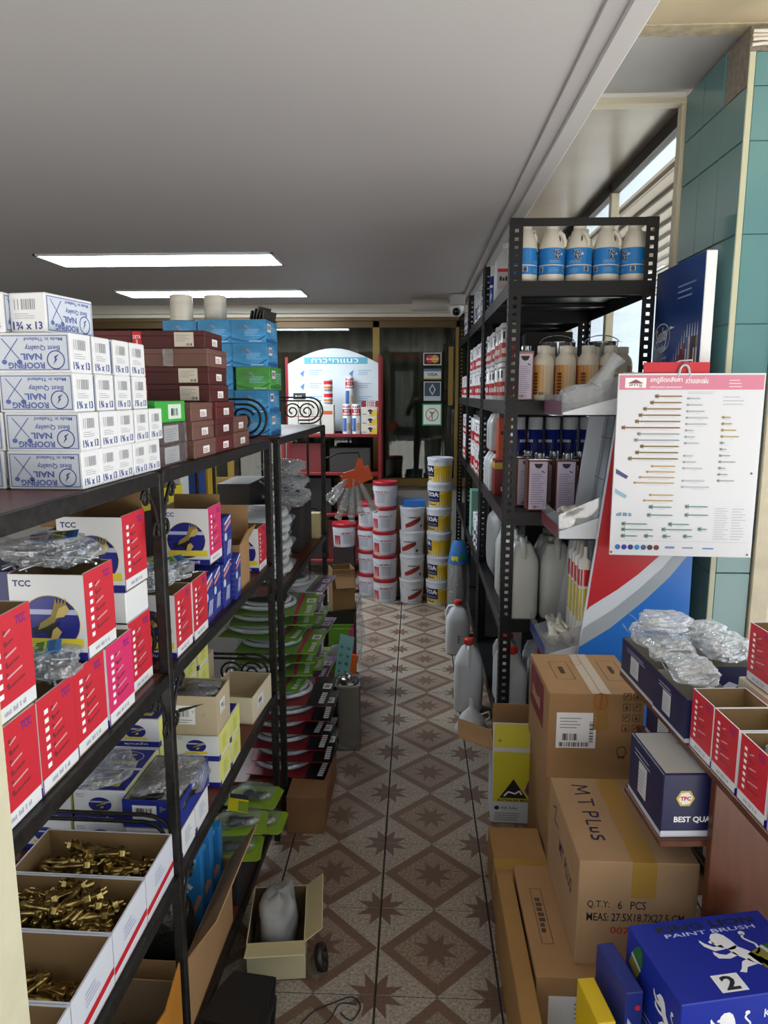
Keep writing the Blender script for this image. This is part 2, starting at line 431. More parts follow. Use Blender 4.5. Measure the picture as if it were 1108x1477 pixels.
for a, b in ((-2.87, -1.68), (-1.62, -0.375), (-0.315, 0.34), (0.40, 1.09)):
    p = MB(); p.box(a, b, 6.297, 6.303, 0.81, 2.11, glass('dark_glass', (0.72, 0.75, 0.70), 0.035)); p.build('pane', w2)
mb = MB(); cm = M('#4d4b42', 0.9); vs = []; n = 300
for i in range(n + 1):
    x = -3.35 + 4.5 * i / n; y = 6.52 + 0.022 * math.sin(x * 52 + 1.5 * math.sin(x * 7)); vs += [(x, y, 0.5), (x, y, 2.28)]
mb.add(vs, [(2 * i, 2 * i + 2, 2 * i + 3, 2 * i + 1) for i in range(n)], cm, True)
o = mb.build('curtain'); tag(o, 'dark grey green pleated curtain hanging behind the back glass', 'curtain')
mb = MB(); mb.box(0.46, 1.2, 6.30, 6.42, 2.17, 2.76, M('#8f8a82', 0.8)); S('wall_header', mb)
mb = MB(); mb.box(-3.5, 1.1, 6.8, 6.9, 0, 2.4, M('#3a3833', 0.9)); S('wall_behind', mb)
mb = MB(); mb.box(-3.5, -3.4, -0.6, 6.9, 0, 2.36, M('#8f8a82', 0.8)); S('wall_left', mb)
# ---- teal tiled pillar
plr = MB(); cem = M('#8a8378', 0.95, var=0.2, scale=60, bump=0.5)
PX, PY, PT = 1.05, 2.51, 2.70
plr.box(PX + .008, PX + .14, PY + .008, PY + .54, -0.002, PT, cem)
pil = S('pillar', plr)
teal = M('#5c8789', 0.16, var=0.05, scale=3, spec=0.6)
def pt(x0, x1, y0, y1, z0, z1):
    m = MB(); m.box(x0, x1, y0, y1, z0, z1, teal, 0.0025); m.build('tile', pil)
zs = [0.0, 0.06] + [0.06 + 0.287 * k for k in range(1, 9)] + [2.52, PT - .001]
for k in range(len(zs) - 1):
    z0, z1 = zs[k] + 0.001, zs[k + 1] - 0.001
    for c in range(3):
        y0 = PY + .002 + c * 0.18
        if c == 0 and k >= len(zs) - 2: continue          # knocked-off tile at the top corner shows cement
        pt(PX - .001, PX + .008, y0 + 0.001, y0 + 0.179, z0, z1)
    z1b = min(z1, 2.62)
    if z1b > z0: pt(PX + .02, PX + .14, PY - .002, PY + .008, z0, z1b)
m = MB(); m.box(PX - .001, PX + .019, PY - .004, PY + .0015, 0.0, 2.62, M('#b7b79c', 0.6), 0.002); m.build('corner_bead', pil)
for i in range(28):
    y = PY + .006 + i * 0.0062; m = MB()
    m.box(PX + .002 + random.uniform(-.001, .002), PX + .008, y, y + 0.0045, 2.524, PT - .004, cem); m.build('cement_ridge', pil)
mb = MB(); mb.box(PX + .143, PX + .21, PY - .015, PY + .15, -0.002, PT, M('#c9bfa6', 0.7, var=0.1, scale=14), 0.004); S('jamb_right', mb)
# cable bundle across the pillar head
for k in range(4):
    mb = MB(); pts = [(PX + i * 0.03, PY - .012 - 0.004 * math.sin(i) - .004 * (k % 2), 2.635 + k * 0.0125 + 0.002 * math.sin(i * .9 + k)) for i in range(12)]
    mb.tube(pts, 0.0058, M('#cfc8ba', 0.6), 6)
    tag(mb.build('cable'), 'dusty white cable running across the top of the teal pillar', 'cable', 'cables over the pillar')
# cream post close to the lens, far end of the street side
mb = MB(); mb.box(-0.575, -0.441, 0.60, 0.70, -0.002, 2.30, M('#c9c3a6', 0.6, var=0.05, scale=20), 0.004); po = S('door_post', mb)
mb = MB(); d = Dec(); mt = M('#c5cbd8', 0.4); d.poly([(0, 0), (0.012, 0.012), (0.014, 0.034), (0.002, 0.024)], mt)
mb.stamp(d, (-0.462, 0.5996, 0.86), (1, 0, 0), (0, 0, 1)); mb.build('tape_scrap', po)
# ---- ceiling light panels (they light the room)
def panel(x0, x1, y0, y1, label):
    t = thing('ceiling_light', label, 'ceiling light', ((x0 + x1) / 2, (y0 + y1) / 2, 2.3))
    a, b = (x1 - x0) / 2, (y1 - y0) / 2
    f = MB(); al = M('#d7dadd', 0.35, metal=0.4)
    for q in ((-a, a, -b, -b + .018), (-a, a, b - .018, b), (-a, -a + .018, -b, b), (a - .018, a, -b, b)): f.box(*q, -0.012, 0.0, al, 0.002)
    f.build('frame', t)
    m = bpy.data.materials.new('lit_diffuser'); m.use_nodes = True; bs = m.node_tree.nodes['Principled BSDF']
    bs.inputs['Base Color'].default_value = (.9, .95, 1, 1); bs.inputs['Emission Color'].default_value = (0.86, 0.94, 1, 1); bs.inputs['Emission Strength'].default_value = 17.0
    f = MB(); f.box(-a + .018, a - .018, -b + .018, b - .018, -0.008, -0.001, m); f.build('diffuser', t)
panel(-2.09, -0.77, 3.95, 4.31, 'lit white ceiling light panel farther from the back glass')
panel(-2.23, -0.83, 5.31, 5.68, 'lit white ceiling light panel near the back glass')
# ================================================================ LEFT RACK (black wrought iron, brown boards)
IRON = M('#262422', 0.45, metal=0.4, var=0.5, scale=70, spec=0.4)
BOARD = M('#5a2b1c', 0.35, var=0.18, scale=14, stretch=(1, 6, 1), spec=0.4)
def spiral(cx, cz, r0, r1, a0, turns, n=26):
    return [(cx + (r0 + (r1 - r0) * i / n) * math.cos(a0 + 2 * PI * turns * i / n), cz + (r0 + (r1 - r0) * i / n) * math.sin(a0 + 2 * PI * turns * i / n)) for i in range(n + 1)]
def guard(root, y, z, D, scroll=True):
    """end guard lying across the shelf: two rounded rods and a scroll"""
    g = MB()
    for r, x0 in ((0.062, -0.062), (0.046, -0.066)):
        pts = [(-D + 0.02, z + 0.066 + r), (-0.20, z + 0.066 + r)]
        pts += [(x0 + r * math.sin(a), z + 0.066 + r * math.cos(a)) for a in [PI * k / 10 for k in range(11)]]
        pts += [(x0 - 0.05, z + 0.066 - r)]
        g.tube([(p[0], y, p[1]) for p in pts], 0.0042, IRON, 6)
    for cx in ((-0.078, -0.148) if scroll else ()):
        g.tube([(p[0], y, p[1]) for p in spiral(cx, z + 0.062, 0.040, 0.008, 0.4, 1.7)], 0.0038, IRON, 6)
    g.build('end_scroll', root)
def bracket(root, y, z, sgn):
    g = MB(); x = 0.004
    pts = spiral(y + sgn * 0.024, z - 0.115, 0.006, 0.020, PI / 2, sgn * 1.25, 18)
    g.tube([(x, p[0], p[1]) for p in pts], 0.0036, IRON, 6)
    pts = spiral(y + sgn * 0.066, z - 0.045, 0.006, 0.017, PI / 2, -sgn * 1.25, 18)
    g.tube([(x, p[0], p[1]) for p in pts], 0.0036, IRON, 6)
    g.tube([(x, y + sgn * (0.012 + 0.075 * math.sin(k / 8 * PI / 2) ** 2), z - 0.125 + 0.118 * math.sin(k / 8 * PI / 2)) for k in range(9)], 0.0036, IRON, 6)
    g.build('scroll_bracket', root)
def rack(label, s0, posts, bays, D, guards, brackets, rods=()):
    t = thing('iron_rack', label, 'rack', LR(s0, 0, 0), -RA, 'iron racks along the aisle')
    for s_, h in posts:
        for x in (0.0, -D):
            m = MB(); m.box(x - 0.0105, x + 0.0105, s_ - s0 - 0.0105, s_ - s0 + 0.0105, 0, h, IRON, 0.002); m.build('post', t)
    for s_, x, z0, z1 in rods:
        m = MB(); m.tube([(x, s_ - s0, z0), (x, s_ - s0, z1)], 0.006, IRON, 6); m.build('rod', t)
    for a, b, z in bays:
        z -= 0.0008
        m = MB(); m.box(-D + 0.011, -0.003, a - s0, b - s0, z - 0.02, z, BOARD); sh = m.build('shelf_board', t)
        for x0, x1 in ((-0.003, 0.010), (-D - 0.006, -D + 0.011)):
            m = MB(); m.box(x0, x1, a - s0, b - s0, z - 0.026, z, IRON, 0.001); m.build('shelf_rim', sh)
    for s_, z in guards: guard(t, s_ - s0, z, D, not (z == Z3 and s_ < 2))
    for s_, z, g in brackets: bracket(t, s_ - s0, z, g)
    return t
Z1, Z2, Z3 = 1.405, 1.0, 0.555
rack('black wrought iron rack with brown boards, carrying the roofing nail boxes', 1.34, [(0.74, 1.40), (1.335, 1.40), (2.262, 1.40)],
     [(0.752, 1.323, z) for z in (Z1, Z2, Z3, 0.12)] + [(1.347, 2.25, z) for z in (Z1, Z2, Z3, 0.12)], 0.42,
     [(1.335, Z2), (1.335, Z3), (2.262, Z2), (2.262, Z1), (2.262, Z3)],
     [(1.335, Z1, 1), (1.335, Z1, -1), (1.335, Z2, 1), (1.335, Z2, -1), (1.335, Z3, 1), (2.262, Z2, -1)])
ZC = (Z1, 0.87, 0.13)
rack('black wrought iron rack crammed with shower hose packs, nearer the back glass', 2.9, [(2.395, 1.40), (3.42, 1.40)],
     [(2.407, 3.408, z) for z in ZC], 0.42, [(3.42, Z1), (3.42, 0.87)], [(2.395, 0.87, 1), (3.42, 0.87, -1)],
     rods=[(3.42, -0.075, 0.87, 1.385), (3.42, -0.075, 0.13, 0.845), (3.42, -0.30, 0.87, 1.385), (2.395, -0.28, 0.87, 1.385), (2.395, -0.22, 0.87, 1.385)])

# ---------------------------------------------------------------- generic cartons
CARD = M('#a07c54', 0.85, var=0.08, scale=9); CARDIN = M('#8d7048', 0.9, var=0.08, scale=9); CARDC = M('#b8a88a', 0.85, var=0.05, scale=9)
WHT = M('#dfe0e0', 0.6); PAPER = M('#e6e6e4', 0.7); INK = M('#22242c', 0.6); NAVY = M('#1c2470', 0.45); GREY = M('#9a9aa0', 0.6)
RED = M('#c8202a', 0.45); YEL = M('#e8d23a', 0.45); BLUE = M('#2b6fc0', 0.45); PURP = M('#6a2a8c', 0.5); WHITE = M('#f0f0ee', 0.5)
def open_box(m, X, Y, Z, out, inn, t=0.003, hy=None, hx=None):
    """open-topped carton: centre x,y base z 0; hy lets the near wall be lower, hx the aisle wall higher"""
    a, b = X / 2, Y / 2; hy = hy or Z; hx = hx or Z
    m.box(-a, a, -b, b, 0, t, inn)
    for q, h in (((-a, a, -b, -b + t), hy), ((-a, a, b - t, b), Z), ((-a, -a + t, -b + t, b - t), Z), ((a - t, a, -b + t, b - t), hx)):
        m.box(q[0], q[1], q[2], q[3], t * 0.5, h, out)
    # plain inner lining so the inside reads as raw board
    e = 0.0006
    m.box(-a + t, a - t, -b + t, -b + t + e, t, hy - e, inn); m.box(-a + t, a - t, b - t - e, b - t, t, Z - e, inn)
    m.box(-a + t, -a + t + e, -b + t + e, b - t - e, t, Z - e, inn); m.box(a - t - e, a - t, -b + t + e, b - t - e, t, hx - e, inn)
def pillow(m, X, Y, Z, mat, seed=1, n=14, k=10, lump=0.18, T=None, z0=0.0, jit=0.0):
    """lumpy bag resting on z0"""
    r = random.Random(seed); ph = [(r.uniform(0, 6), r.uniform(1, 4), r.uniform(0, 6), r.uniform(1, 5)) for _ in range(4)]
    vs = []; fs = []
    for j in range(k + 1):
        v = -PI / 2 + PI * j / k
        for i in range(n):
            u = 2 * PI * i / n
            c = abs(math.cos(v)) ** 0.6 * (1 if math.cos(v) >= 0 else -1); s_ = abs(math.sin(v)) ** 0.8 * (1 if math.sin(v) > 0 else -1)
            q = 1 - jit * r.random() + lump * sum(math.sin(p[0] + p[1] * u) * math.cos(p[2] + p[3] * v) for p in ph) / 2
            cu = math.copysign(abs(math.cos(u)) ** 0.7, math.cos(u)); su = math.copysign(abs(math.sin(u)) ** 0.7, math.sin(u))
            z = max(z0, z0 + Z / 2 * (1 + s_ * q)) if s_ < 0 else z0 + Z / 2 * (1 + s_ * q)
            vs.append((X / 2 * c * cu * q, Y / 2 * c * su * q, z))
    for j in range(k):
        for i in range(n): fs.append((j * n + i, j * n + (i + 1) % n, (j + 1) * n + (i + 1) % n, (j + 1) * n + i))
    m.add(vs, fs, mat, jit == 0, T); return m
FILM = film('clear_film'); FILMW = film('milky_film', haze=0.42, gloss=0.2)
# ---------------------------------------------------------------- roofing nail box
NB = M('#3c4a8c', 0.6); NBL = M('#c6cdd6', 0.6); NBB = M('#5566a8', 0.6)
def nail_end(w, h, d):
    d.bars(w * .15, h * .58, w * .6, h * .26, GREY, n=9); d.lines(w * .14, h * .36, w * .6, h * .16, 3, GREY, fill=.25)
    d.text('1\u00be x 13', w * .08, h * .08, w * .82, h * .2, NB, bold=0.03); return d
def f_nail():
    t = thing('nail_box', '', 'box'); X, Y, Z = 0.118, 0.0612, 0.0585; a, b = X / 2, Y / 2
    m = MB(); m.box(-a, a, -b, b, 0, Z, WHT, 0.0014); m.build('carton', t)
    p = MB()
    for sg in (-1, 1):
        d = Dec(); d.rect(0.003, 0.003, X - .003, Z - .003, NBL, 0); d.frame(0.004, 0.004, X - .004, Z - .004, 0.0011, NBB, 1)
        # carton lies upside down: words are turned over
        d.text('ROOFING', X * .17, Z * .10, X * .48, Z * .16, NBB, 1, PI, .03); d.text('NAIL', X * .34, Z * .32, X * .28, Z * .16, NBB, 1, PI, .03)
        d.text('Best Quality', X * .40, Z * .55, X * .46, Z * .16, NBB, 1, PI); d.text('Made in Thailand', X * .40, Z * .79, X * .5, Z * .09, NBB, 1, PI)
        d.ring(X * .80, Z * .32, Z * .24, Z * .24, 0.0016, NB, 1); d.poly([(X * .76, Z * .2), (X * .82, Z * .34), (X * .80, Z * .36), (X * .85, Z * .47), (X * .78, Z * .40), (X * .79, Z * .33)], NB, 1)
        for u0, u1 in ((.12, .32), (.32, .10)):
            d.line(X * u0, Z * .34, X * u1, Z * .86, 0.0013, NBB, 1); d.ell(X * u0, Z * .27, 0.0042, 0.0036, NBB, 1, 10)
        p.stamp(d, (-sg * -a if False else (-a if sg == -1 else a), sg * b, 0), (1 if sg == -1 else -1, 0, 0), (0, 0, 1))
        d = nail_end(Y, Z, Dec()); p.stamp(d, ((a if sg == 1 else -a), (-b if sg == 1 else b), 0), (0, 1 if sg == 1 else -1, 0), (0, 0, 1))
    p.build('print', t); return t
nail = Proto(f_nail); rj = random.Random(3)
for r_, (cnt, st) in enumerate(((5, .0625), (5, .0665), (4, .0705), (4, .0705))):
    for col in range(3):
        for i in range(cnt if col == 0 else 3):
            j = rj.uniform(-.002, .002)
            nail.put(LR(1.088 + i * st, 0.063 + col * 0.1225 - (0.004 if r_ == 1 else 0) + j * .6 + r_ * .0015, Z1 + r_ * 0.0587), -RA + rj.uniform(-.012, .012),
                     'white roofing nail carton, %s row of the block, %s' % (('bottom', 'second', 'third', 'top')[r_], ('showing its lettered long side' if i == 0 else ORD[i] + ' along from the lettered one') if col == 0 else ('middle file, ' if col == 1 else 'inner file, ') + ORD[i] + ' along'), 'roofing nail cartons')
zt = Z1 + 4 * 0.0587
nail.put(LR(1.128, 0.070, zt + .0004), math.radians(81), 'white roofing nail carton turned askew on top of the block', 'roofing nail cartons')
nail.put(LR(1.115, 0.142, zt + .0004), PI / 2 + .04, 'white roofing nail carton lying end on at the top of the block', 'roofing nail cartons')
# ---------------------------------------------------------------- maroon nail cartons
def f_maroon(col, lab_big=True, tape=False):
    def f():
        t = thing('nail_carton', '', 'box'); X, Y, Z = 0.178, 0.155, 0.0415; a, b = X / 2, Y / 2
        m = MB(); mm = M(col, 0.5, var=.12, scale=12); m.box(-a, a, -b, b, 0, Z - .012, mm, 0.001); m.box(-a - .0008, a + .0008, -b - .0008, b + .0008, Z - .0125, Z, mm, 0.001); m.build('carton', t)
        p = MB(); d = Dec()
        if lab_big:
            d.rect(X * .60, Z * .1, X * .86, Z * .9, M('#cfc6b4', .7)); d.lines(X * .62, Z * .4, X * .2, Z * .42, 4, GREY, 1, .3); d.bars(X * .76, Z * .15, X * .09, Z * .14, INK, 1, 6)
            p.stamp(d, (-a - .0008, -b - .0009, 0), (1, 0, 0), (0, 0, 1)); p.build('side_label', t); p = MB(); d = Dec(); d.rect(X * .04, Z * .2, X * .16, Z * .95, RED); d.text('DETA', X * .05, Z * .55, X * .1, Z * .2, WHITE, 1); d.text('3', X * .08, Z * .25, X * .03, Z * .24, WHITE, 1)
        p.stamp(d, (-a - .0008, -b - .0009, 0), (1, 0, 0), (0, 0, 1))
        if lab_big: p.build('red_tag', t)
        p = MB()
        d = Dec(); d.rect(Y * .38, Z * .22, Y * .68, Z * .62, PAPER); d.lines(Y * .41, Z * .28, Y * .24, Z * .26, 3, M('#a05050', .7), 1, .4)
        p.stamp(d, (a + .0009, -b, 0), (0, 1, 0), (0, 0, 1)); p.build('end_label', t)
        if tape:
            q = MB(); q.box(-a * .2, a * .08, -b - .0022, -b - .001, .001, Z - .001, film('tape_film', (0.85, .8, .75), .12, .1, .12)); q.build('tape', t)
        return t
    return f
maA, maB, maC = Proto(f_maroon('#4a1a18')), Proto(f_maroon('#6b4a40', False, True)), Proto(f_maroon('#5a1e1c', False))
zz = 0.0418
for r_ in range(3):
    maB.put(LR(1.642, 0.0905 + .002 * r_, Z1 + r_ * zz), -RA, 'dusty greyish maroon nail carton beside the wrapped ones, %s of three' % ('bottom', 'middle', 'top')[r_], 'maroon nail cartons')
    (maC if r_ != 1 else maA).put(LR(1.801, 0.0905 - .002 * r_, Z1 + r_ * zz), -RA, 'maroon nail carton under the tall maroon stack, %s of three' % ('bottom', 'middle', 'top')[r_], 'maroon nail cartons')
    for k, s_ in enumerate((1.642, 1.801)):
        maC.put(LR(s_, 0.275, Z1 + r_ * zz), -RA, 'maroon nail carton in the rear row of the rack', 'maroon nail cartons')
for r_ in range(2): maB.put(LR(1.965, 0.0905 + .004 * r_, Z1 + r_ * zz), -RA, 'dusty maroon nail carton next to the sky blue cartons, %s of two' % ('lower', 'upper')[r_], 'maroon nail cartons')
names4 = ('lowest', 'second', 'third', 'topmost')
for r_ in range(4):
    (maB if r_ == 2 else maA).put(LR(1.77 + .004 * (r_ % 2), 0.0905 + (0.0, .004, .002, .012)[r_], Z1 + (3 + r_) * zz), -RA + (.0, .01, -.01, .03)[r_],
        '%s wide maroon nail carton of the tall maroon stack' % names4[r_].replace('second', 'second from bottom').replace('third', 'third from bottom'), 'maroon nail cartons')
    maC.put(LR(1.77, 0.278, Z1 + (3 + r_) * zz), -RA, 'maroon nail carton in the rear row of the rack', 'maroon nail cartons')
def f_wrapnail():
    t = thing('nail_carton', '', 'box'); X, Y, Z = 0.15, 0.165, 0.0415; a, b = X / 2, Y / 2
    m = MB(); m.box(-a, a, -b, b, 0, Z, M('#41151a', .5), .001); m.build('carton', t)
    p = MB(); d = Dec(); d.text('Y NAILS', X * .58, Z * .62, X * .36, Z * .2, WHITE, 0, 0, .02); d.text('COATED', X * .6, Z * .3, X * .22, Z * .1, YEL); d.text('25 KG', X * .6, Z * .15, X * .2, Z * .09, YEL)
    p.stamp(d, (-a, -b, 0), (1, 0, 0), (0, 0, 1)); d = Dec(); d.rect(Y * .25, Z * .1, Y * .75, Z * .9, M('#b9b6b2', .5)); d.lines(Y * .3, Z * .2, Y * .4, Z * .6, 5, GREY, 1)
    p.stamp(d, (a, -b, 0), (0, 1, 0), (0, 0, 1)); p.build('print', t)
    q = MB(); q.box(-a * .1, a + .0025, -b - .0025, b + .0025, 0.0005, Z + .002, film('wrap_film', haze=.05, gloss=.1)); q.build('wrap', t); return t
wn = Proto(f_wrapnail)
for r_ in range(2): wn.put(LR(1.452, .085, Z1 + r_ * .0436), -RA, 'small maroon carton lettered nails in clear wrap, %s of two' % ('lower', 'upper')[r_], 'wrapped nail cartons')
t = thing('nail_carton', 'bright green nail carton with red label in the maroon stack', 'box', LR(1.462, .086, Z1 + .0872), -RA - .04)
X, Y, Z = 0.15, 0.15, 0.043; m = MB(); m.box(-X / 2, X / 2, -Y / 2, Y / 2, 0, Z, M('#3aa83c', .45), .001); m.build('carton', t)
p = MB(); d = Dec(); d.rect(X * .1, Z * .03, X * .52, Z * .85, RED); d.text('DETA', X * .14, Z * .5, X * .34, Z * .26, M('#f0d8c0', .5), 1); d.text('3', X * .36, Z * .1, X * .08, Z * .3, WHITE, 1); p.stamp(d, (-X / 2, -Y / 2, 0), (1, 0, 0), (0, 0, 1)); p.build('print', t); p = MB()
d = Dec(); d.rect(Y * .4, Z * .15, Y * .85, Z * .85, M('#cfe0cf', .5)); d.bars(Y * .5, Z * .3, Y * .25, Z * .35, INK, 1, 7); p.stamp(d, (X / 2, -Y / 2, 0), (0, 1, 0), (0, 0, 1)); p.build('print', t)
# ---------------------------------------------------------------- sky blue cartons
def f_blue(c1, c2):
    def f():
        t = thing('hinge_carton', '', 'box'); X, Y, Z = 0.119, 0.175, 0.0785; a, b = X / 2, Y / 2
        m = MB(); m.box(-a, a, -b, b, 0, Z, M(c1, .4, var=.45, scale=9, stretch=(1, 1, 2.2)), .0015); m.build('carton', t)
        p = MB(); lt = M('#9fcdea', .45); wh = M('#dcebf2', .45)
        d = Dec(); d.poly([(0, Z * .25), (X * .4, Z * .1), (X * .75, Z * .13), (X, Z * .34), (X, Z * .27), (X * .75, Z * .06), (X * .4, Z * .04), (0, Z * .16)], M(c2, .45))
        d.lines(X * .4, Z * .32, X * .48, Z * .3, 5, lt, 1, .3); d.line(X * .3, Z * .72, X * .46, Z * .56, .005, M('#6a6f78', .4), 1); d.line(X * .4, Z * .76, X * .56, Z * .6, .004, M('#8a8f98', .4), 1); d.rect(X * .52, Z * .07, X * .88, Z * .1, wh, 1)
        p.stamp(d, (-a, -b, 0), (1, 0, 0), (0, 0, 1))
        d = Dec(); d.rect(Y * .15, Z * .5, Y * .45, Z * .85, PAPER); d.bars(Y * .18, Z * .6, Y * .24, Z * .18, INK, 1, 8); d.rect(Y * .05, Z * .05, Y * .95, Z * .2, M(c2, .45)); d.lines(Y * .5, Z * .3, Y * .4, Z * .5, 5, lt, 0, .3)
        p.stamp(d, (a, -b, 0), (0, 1, 0), (0, 0, 1)); p.build('print', t); return t
    return f
blA, blG = Proto(f_blue('#3f93c8', '#1f62a8')), Proto(f_blue('#4fa04a', '#2f7a34'))
for r_ in range(5):
    off = (0, .004, -.004, .006, .008)[r_]
    (blG if r_ == 2 else blA).put(LR(2.54, .092 + off, Z1 + r_ * .0788), -RA + (.0, .01, -.01, .01, -.01)[r_],
        'green and white printed carton among the sky blue ones' if r_ == 2 else 'sky blue printed carton in the stack with the green one, ' + up(r_, 5), 'sky blue cartons')
for r_ in range(5): blA.put(LR(2.545, .216 + (.002 * (r_ % 3)), Z1 + r_ * .0788), -RA + .02 * (r_ % 2), 'sky blue printed carton in the stack under a film roll, ' + up(r_, 5), 'sky blue cartons')
for r_ in range(5): blA.put(LR(2.56, .347, Z1 + r_ * .0788), -RA + (.03 if r_ == 4 else 0), 'sky blue printed carton in the inner stack, mostly hidden by maroon cartons', 'sky blue cartons')
for k, (s_, d_, h) in enumerate(((2.50, .345, .085), (2.56, .243, .09))):
    t = thing('film_roll', ('shorter', 'taller')[k] + ' roll of clear stretch film standing on the sky blue cartons', 'film roll', LR(s_, d_, Z1 + 5 * .0788), 0, 'stretch film rolls')
    m = MB(); m.lathe([(.0375, 0), (.0385, .004), (.0385, h - .004), (.0375, h), (.024, h), (.024, h - .03)], M('#c9c4b6', .25, var=.08, scale=30, stretch=(.2, .2, 4)), 24, caps=True); m.build('film', t)
    m = MB(); m.lathe([(.0235, 0.001), (.0235, h + .003), (.020, h + .003), (.020, .002)], M('#b08a58', .8), 16, caps=False); m.build('core', t)
t = thing('bracket_bundle', 'bundle of dark steel brackets lying on the top sky blue carton', 'bracket bundle', LR(2.56, .07, Z1 + 5 * .0788), -.3)
for k in range(5):
    m = MB(); m.box(-.035 + k * .012, -.030 + k * .012, -.045, .045, 0, .03 + .01 * (k % 3), M('#4a4844', .4, metal=.6), .001, T=T3(ry=.25)); m.box(-.035 + k * .012, -.02 + k * .012, -.045, .045, .0, .003, M('#4a4844', .4, metal=.6)); m.build('bracket', t)
# ================================================================ SHELF TWO: big anchor bolt boxes
EAG = M('#94803a', .45); EAGD = M('#1a1a18', .5); GOLD = M('#c8b060', .45); OVAL = M('#20247e', .4)
def eagle(d, X, Z, k=1.0, ox=0.0, oz=0.0, l=3):
    P_ = lambda q: [(X * (ox + a * k), Z * (oz + b * k)) for a, b in q]
    d.poly(P_([(.30, .30), (.44, .34), (.52, .28), (.60, .36), (.66, .48), (.60, .44), (.50, .46), (.38, .40), (.28, .38)]), EAGD, l)
    d.poly(P_([(.50, .40), (.58, .44), (.70, .60), (.76, .66), (.64, .68), (.58, .62), (.54, .52)]), EAG, l)
    d.poly(P_([(.52, .24), (.62, .26), (.68, .34), (.62, .40), (.56, .36), (.54, .30)]), GOLD, l + 1)
    d.poly(P_([(.60, .50), (.72, .52), (.80, .60), (.76, .66), (.66, .62)]), GOLD, l + 1); d.poly(P_([(.60, .56), (.50, .50), (.40, .44), (.36, .36), (.48, .40), (.58, .46)]), EAG, l + 1)
    for i in range(4): d.poly(P_([(.58 + .04 * i, .62), (.62 + .045 * i, .74), (.64 + .04 * i, .62)]), EAG, l)
def tcc_front(X, Z):
    d = Dec(); d.text('TCC', X * .06, Z * .86, X * .24, Z * .075, NAVY, 0, 0, .03)
    d.ring(X * .53, Z * .44, X * .40, Z * .33, .0012, YEL, 0); d.ell(X * .53, Z * .44, X * .39, Z * .32, OVAL, 0, 28)
    d.poly([(X * .19, Z * .60), (X * .87, Z * .60), (X * .90, Z * .54), (X * .155, Z * .54)], M('#b9bcd8', .5), 1)
    d.poly([(X * .145, Z * .49), (X * .20, Z * .47), (X * .3, Z * .45), (X * .145, Z * .44)], EAGD, 2)
    eagle(d, X, Z)
    d.rect(X * .16, Z * .16, X * .96, Z * .26, YEL, 1); d.rect(0, 0, X, Z * .10, OVAL, 1); d.text('\u0e15\u0e23\u0e32\u0e19\u0e01\u0e2d\u0e34\u0e19\u0e17\u0e23\u0e35', X * .2, Z * .025, X * .6, Z * .055, WHITE, 2)
    return d
def tcc_side(Y, Z, red):
    d = Dec(); d.rect(0, Z * .16, Y, Z, M(red, .42)); 
    for i in range(7): d.rect(Y * .16, Z * (.24 + .095 * i), Y * .26, Z * (.29 + .095 * i), WHITE, 1)
    dk = M('#8a3a40', .4, metal=.2)
    for i in range(6):
        y = Z * (.30 + .10 * i); d.line(Y * .36, y, Y * (.46 + .05 * (6 - i)), y + Z * .035, .0028, M('#d9a0a4', .4) if i % 2 else dk, 1); d.ell(Y * .37, y + Z * .03, .003, .003, dk, 1, 8)
    d.text('TCC', Y * .64, Z * .84, Y * .24, Z * .09, PURP, 1, 0, .03); d.rect(0, 0, Y * .02, Z * .16, PURP, 1); d.text('SIZE 3/8 x 60', Y * .25, Z * .06, Y * .5, Z * .05, M('#a8a8b8', .6), 0)
    return d
def f_tcc(red='#cb2a38', side=1, open_=True, taper=False):
    def f():
        t = thing('bolt_box', '', 'box'); X, Y, Z = 0.120, 0.099, 0.139; a, b = X / 2, Y / 2
        m = MB()
        if open_: open_box(m, X, Y, Z, WHT, CARDIN, .0025, hy=Z * .985)
        else: m.box(-a, a, -b, b, 0, Z, WHT, .001)
        m.build('carton', t)
        p = MB(); p.stamp(tcc_front(X, Z * .985), (-a, -b, 0), (1, 0, 0), (0, 0, 1))
        sd = tcc_side(Y, Z, red)
        p.stamp(sd, (a, -b, 0), (0, 1, 0), (0, 0, 1)); p.stamp(sd, (-a, b, 0), (0, -1, 0), (0, 0, 1))
        p.build('print', t); return t
    return f
tccR, tccP, tccC = Proto(f_tcc()), Proto(f_tcc('#d8306a')), Proto(f_tcc(open_=False))
zl = .1395
gp = 'big red and white bolt boxes on the left rack'
tccC.put(LR(.83, .062, Z2), -RA, 'red sided bolt box under another, beside the cream post', gp)
tccR.put(LR(.84, .064, Z2 + zl), -RA + .02, 'red sided bolt box raised on another, beside the cream post', gp)
tccR.put(LR(.932, .062, Z2), -RA, 'open red sided bolt box with a bag of bolts lying on it', gp)
tccR.put(LR(1.035, .064, Z2), -RA, 'red sided bolt box under the bulging bag of screws', gp)
tccP.put(LR(1.138, .062, Z2), -RA, 'pinkish red bolt box next to the bare stretch of board', gp)
tccR.put(LR(1.082, .062, Z2 + zl), -RA, 'open red sided bolt box heaped with a bag of screws', gp)
for s_, d_, z_ in ((.93, .19, Z2), (1.04, .19, Z2), (1.15, .19, Z2)): tccC.put(LR(s_, d_, z_), -RA, 'red and white bolt box in the rear row of the second board', gp)
tccR.put(LR(1.262, .078, Z2 + zl + .058), -RA, 'open bolt box with raised flap high behind the bag of screws', gp)
tccR.put(LR(1.262, .078, Z2), -RA, 'red and white bolt box in the rear row of the second board', gp)
